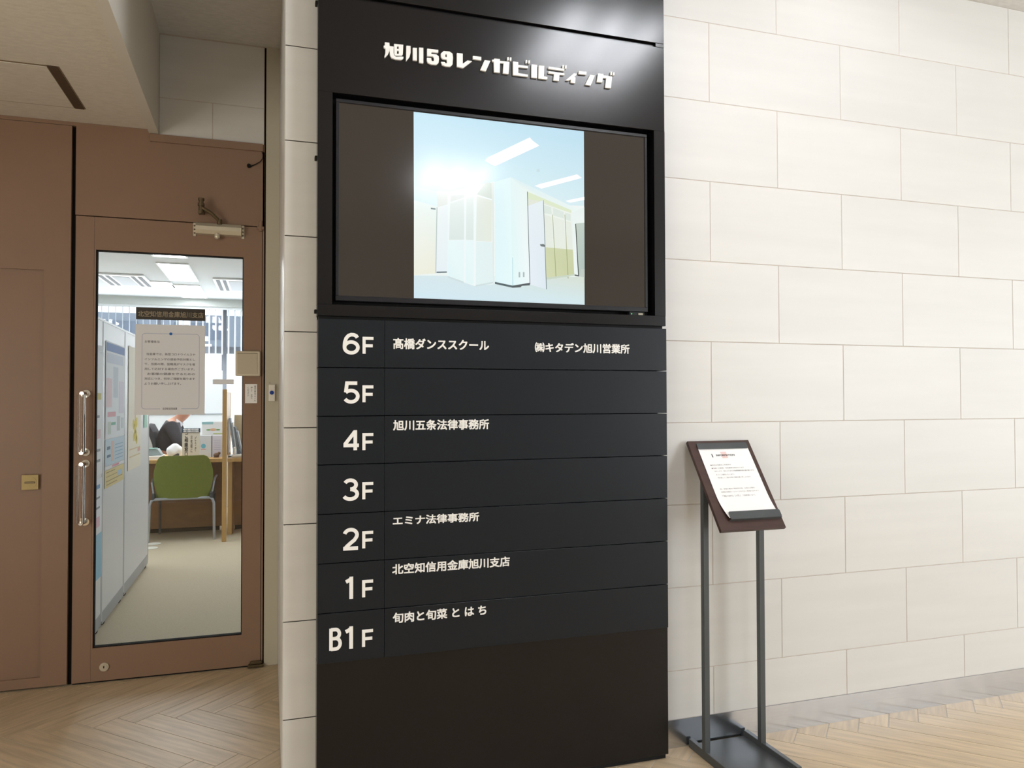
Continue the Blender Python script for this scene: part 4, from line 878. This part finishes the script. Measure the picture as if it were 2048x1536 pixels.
# papers, folder and cloth on the left
t = thing('paper_stack', (-1.0, 5.25, ZD), 'stack of white papers with a green grey folder on the left of the oak counter', 'papers')
for i in range(5): bx(-1.25+.01*i, -.945-.012*(i % 2), 5.12, 5.42, ZD+.006*i, ZD+.006*i+.0055).done('sheet', M['paper'], t)
MB().prism([(-1.16, .755), (-.95, .755), (-.985, .812), (-1.16, .812)], P3, 5.20, 5.34).done('folder', flat('folder_grey', (150, 162, 160)), t)
bx(-1.16, -1.0, 5.195, 5.34, .812, .818).done('folder_edge', flat('folder_green', (88, 132, 118)), t)
def blob(name, c, r, sc, m, label, cat, amp=.25, seed=1):
    b = MB().ball(c, r, sc, n=14); rd = random.Random(seed)
    ph = [rd.uniform(0, 6) for _ in range(6)]
    for v in b.b.verts:
        d = v.co-Vector(c); k = 1+amp*math.sin(d.x*60+ph[0])*math.sin(d.z*75+ph[1])+amp*.6*math.sin(d.y*80+ph[2])
        v.co = Vector(c)+d*k
        if v.co.z < ZD: v.co.z = ZD
    return b.done(name, m, label=label, cat=cat, smooth=True)
blob('cloth', (-.855, 5.36, ZD+.055), .075, (.95, .8, .95), M['paper'], 'crumpled white cloth bundle on the oak counter left of the cream sign', 'cloth', .07, 3)
MB().box(-.865, -.80, 5.16, 5.22, ZD, ZD+.018, bev=.004).prism([(-.87, ZD+.018), (-.80, ZD+.018), (-.80, ZD+.045), (-.815, ZD+.048)], P3, 5.17, 5.21).done('stapler', M['greyplastic'], label='dark stapler on the oak counter just above the green chair back', cat='stapler')
# right counter
t = thing('brochure_rack', (-.29, 5.3, ZD), 'grey brochure rack with leaning leaflets on the right counter', 'brochure rack')
cl_ = [(150, 160, 172), (206, 212, 218), (120, 128, 136), (176, 184, 196), (232, 234, 238), (140, 150, 160)]
for i in range(6):
    x0 = -.372+.022*i
    MB().prism([(x0, .90-.03*i+.02), (x0+.016, .90-.03*i+.02), (x0+.062, ZD+.01), (x0+.046, ZD+.01)], lambda p, a: Vector((p[0]-.006*0, a, p[1]+(.17-.012*i if p[1] > .8 else 0))), 5.22+.01*i, 5.42).done('leaflet', flat('leaf_%d' % i, cl_[i]), t)
bx(-.372, -.215, 5.20, 5.44, ZD, ZD+.012).done('rack_base', M['gunmetal'], t)
t = thing('handbag', (-.31, 5.6, .722), 'beige bag standing behind the brochure rack', 'bag')
MB().prism([(-.345, ZD), (-.255, ZD), (-.268, 1.115), (-.335, 1.115)], P3, 5.55, 5.66).done('body', flat('bag_beige', (196, 182, 152)), t)
t = thing('desk_telephone', (-.255, 5.16, ZD), 'white desk telephone base at the right edge of the door glass', 'telephone')
MB().box(-.34, -.20, 5.10, 5.19, ZD, ZD+.03, bev=.008).done('body', M['whiteplastic'], t)
MB().box(-.33, -.30, 5.11, 5.18, ZD+.03, ZD+.10, bev=.01).done('handset', M['whiteplastic'], t)
t = thing('computer_monitor', (-.16, 6.0, .722), 'dark computer monitor seen from behind at the right edge of the glass', 'monitor')
MB().box(-.30, .12, 6.0, 6.03, .80, 1.085, bev=.01).done('housing', flat('navy_plastic', (40, 48, 62), .5), t)
MB().box(-.12, -.06, 6.02, 6.05, ZD+.01, .85).box(-.2, .02, 5.95, 6.1, ZD, ZD+.012).done('stand', flat('navy_plastic', (40, 48, 62), .5), t)
t = thing('work_desk', (-.1, 6.0, 0), 'grey work desk behind the right counter', 'desk')
bx(-.35, 1.1, 5.82, 6.5, .70, .722).done('desk_top', flat('desk_grey', (200, 204, 206)), t)
for x in (-.33, 1.05): bx(x, x+.04, 5.84, 6.48, 0, .70).done('end_panel', flat('desk_grey', (200, 204, 206)), t)
t = thing('work_desk', (-.7, 6.6, 0), 'white work desk at which the person in the dark suit sits', 'desk')
bx(-.82, -.42, 6.1, 7.2, .70, .722).done('desk_top', M['white'], t)
for y in (6.12, 7.14): bx(-.80, -.44, y, y+.03, 0, .70).done('end_panel', M['white'], t)
t = thing('office_screen', (-1.1, 7.6, 0), 'plain white free-standing office screen behind the seated person', 'partition')
bx(-1.9, -.56, 7.58, 7.61, .10, 1.63, bev=.003).done('panel', M['white'], t)
bx(-1.9, -.56, 7.572, 7.58, 1.085, 1.100).done('seam_strip', flat('seam_grey', (168, 174, 180)), t)
for x in (-1.8, -.66): MB().box(x-.02, x+.02, 7.4, 7.8, 0, .03).box(x-.015, x+.015, 7.585, 7.605, .03, .12).done('foot', M['silver'], t)

# ------------------------------------------------------------------ seated person and swivel chair
def skin_mesh(joints, edges, sub=2):
    me = bpy.data.meshes.new('sk'); me.from_pydata([j[0] for j in joints], edges, [])
    o = bpy.data.objects.new('sk', me); COL.objects.link(o)
    md = o.modifiers.new('s', 'SKIN'); md.use_smooth_shade = True
    for i, j in enumerate(joints):
        sv = me.skin_vertices[0].data[i]; r = j[1]; sv.radius = r if isinstance(r, tuple) else (r, r); sv.use_root = (i == 0)
    m2 = o.modifiers.new('d', 'SUBSURF'); m2.levels = sub; m2.render_levels = sub
    dg = bpy.context.evaluated_depsgraph_get(); dg.update()
    out = bpy.data.meshes.new_from_object(o.evaluated_get(dg)); bpy.data.objects.remove(o)
    for p in out.polygons: p.use_smooth = True
    return out
PX, PY = -1.10, 6.42     # pelvis
def J(x, y, z, r): return ((PX+x, PY+y, z), r)
bodyj = [J(0, 0, .52, (.125, .10)), J(.015, 0, .66, (.13, .105)), J(.05, 0, .82, (.145, .115)), J(.10, 0, .96, (.155, .12)), J(.125, 0, 1.02, (.085, .08)), J(.16, 0, 1.055, (.05, .05)), J(.20, 0, 1.09, (.062, .062)), J(.235, 0, 1.15, (.088, .082)), J(.22, 0, 1.22, (.07, .07)),
    J(.11, -.17, .99, .058), J(.20, -.23, .80, .043), J(.40, -.14, .77, .031), J(.11, .17, .99, .058), J(.20, .23, .80, .043), J(.40, .14, .77, .031),
    J(.02, -.10, .50, .09), J(.42, -.12, .50, .072), J(.44, -.12, .10, .043), J(.02, .10, .50, .09), J(.42, .12, .50, .072), J(.44, .12, .10, .043),
    J(.46, -.13, .765, (.036, .02)), J(.46, .13, .765, (.036, .02)), J(.55, -.12, .035, (.035, .03)), J(.55, .12, .035, (.035, .03))]
bedges = [(0, 1), (1, 2), (2, 3), (3, 4), (4, 5), (5, 6), (6, 7), (7, 8), (3, 9), (9, 10), (10, 11), (3, 12), (12, 13), (13, 14), (0, 15), (15, 16), (16, 17), (0, 18), (18, 19), (19, 20), (11, 21), (14, 22), (17, 23), (20, 24)]
for s, base in ((-1, 21), (1, 22)):
    bp = bodyj[base][0]
    for k, (dy, L0) in enumerate(((-.027, .062), (-.009, .072), (.009, .067), (.027, .054))):
        a = len(bodyj); bodyj += [((bp[0]+.03, bp[1]+dy, bp[2]+.002), .0095), ((bp[0]+.03+L0*.6, bp[1]+dy*1.1, bp[2]), .0085), ((bp[0]+.03+L0, bp[1]+dy*1.1, bp[2]-.016), .007)]
        bedges += [(base, a), (a, a+1), (a+1, a+2)]
    a = len(bodyj); bodyj += [((bp[0]+.01, bp[1]-s*.04, bp[2]), .011), ((bp[0]+.045, bp[1]-s*.058, bp[2]-.006), .009)]
    bedges += [(base, a), (a, a+1)]
me = skin_mesh(bodyj, bedges); me.name = 'person'; me.materials.append(M['skin'])
per = bpy.data.objects.new('person', me); COL.objects.link(per)
tag(per, 'person in a charcoal suit seated leaning forward, seen through the door glass', 'person')
def cloth(name, idx, edges, grow, m):
    js = [(bodyj[i][0], tuple((r+grow) for r in (bodyj[i][1] if isinstance(bodyj[i][1], tuple) else (bodyj[i][1],)*2))) for i in idx]
    mp = {v: k for k, v in enumerate(idx)}
    e = [(mp[a], mp[b]) for a, b in edges]
    mm = skin_mesh(js, e); mm.name = name; mm.materials.append(m)
    o = bpy.data.objects.new(name, mm); COL.objects.link(o); adopt(o, per); return o
cloth('jacket', [1, 2, 3, 4, 9, 10, 11, 12, 13, 14], [(1, 2), (2, 3), (3, 4), (3, 9), (9, 10), (10, 11), (3, 12), (12, 13), (13, 14)], .016, M['suit'])
cloth('trousers', [0, 15, 16, 17, 18, 19, 20], [(0, 15), (15, 16), (16, 17), (0, 18), (18, 19), (19, 20)], .014, M['suit'])
MB().cyl((PX+.145, PY, 1.02), (PX+.170, PY, 1.05), .066, .056, n=24, caps=False).done('shirt_collar', M['shirt'], per, smooth=True)
MB().ball((PX+.205, PY, 1.195), .098, (1.02, .92, 1.05), n=14).done('hair', M['hair'], per, smooth=True)
f = MB()
f.ball((PX+.318, PY, 1.14), .014, (1.3, .8, 1)).ball((PX+.235, PY-.088, 1.14), .02, (.7, .35, 1)).ball((PX+.235, PY+.088, 1.14), .02, (.7, .35, 1))
f.done('nose_and_ears', M['skin'], per, smooth=True)
MB().ball((PX+.305, PY-.032, 1.162), .008).ball((PX+.305, PY+.032, 1.162), .008).done('eyes', M['gap'], per, smooth=True)
MB().ball((PX+.305, PY, 1.108), .012, (.5, 1.6, .35)).done('mouth', flat('lip', (176, 104, 96)), per, smooth=True)
for s in (-.12, .12):
    MB().ball((PX+.52, PY+s, .045), .05, (1.6, .85, .8)).done('shoe', M['gap'], per, smooth=True)
sw = thing('swivel_chair', (-1.12, 6.42, 0), 'dark office swivel chair with a pale grey back shell, carrying the person in the suit', 'chair')
def P_shell(p, a): return Vector((p[0], a, p[1]))
MB().prism([(-1.262, 1.01), (-1.236, 1.015), (-1.165, .80), (-1.135, .58), (-1.165, .56), (-1.20, .80)], P_shell, 6.20, 6.64).done('back_shell', flat('shell_grey', (196, 198, 194)), sw)
MB().prism([(-1.236, 1.012), (-1.198, 1.006), (-1.158, .93), (-1.262+.13, .60), (-1.150, .58), (-1.172, .80)], P_shell, 6.21, 6.63).done('backrest', M['suit'], sw)
MB().box(-1.24, -.84, 6.20, 6.64, .355, .405, bev=.02, seg=3).done('seat', M['suit'], sw)
MB().cyl((-1.07, 6.42, .08), (-1.07, 6.42, .36), .025).done('column', M['silver'], sw)
for i in range(5):
    a = math.radians(72*i+20); e = (-1.07+.27*math.cos(a), 6.42+.27*math.sin(a))
    l = MB().tube([(-1.07, 6.42, .09), (e[0], e[1], .06)], .018, 8).done('leg', M['greyplastic'], sw)
    MB().cyl((e[0]-.012, e[1], .025), (e[0]+.012, e[1], .025), .025, n=16).done('caster', M['gap'], l)
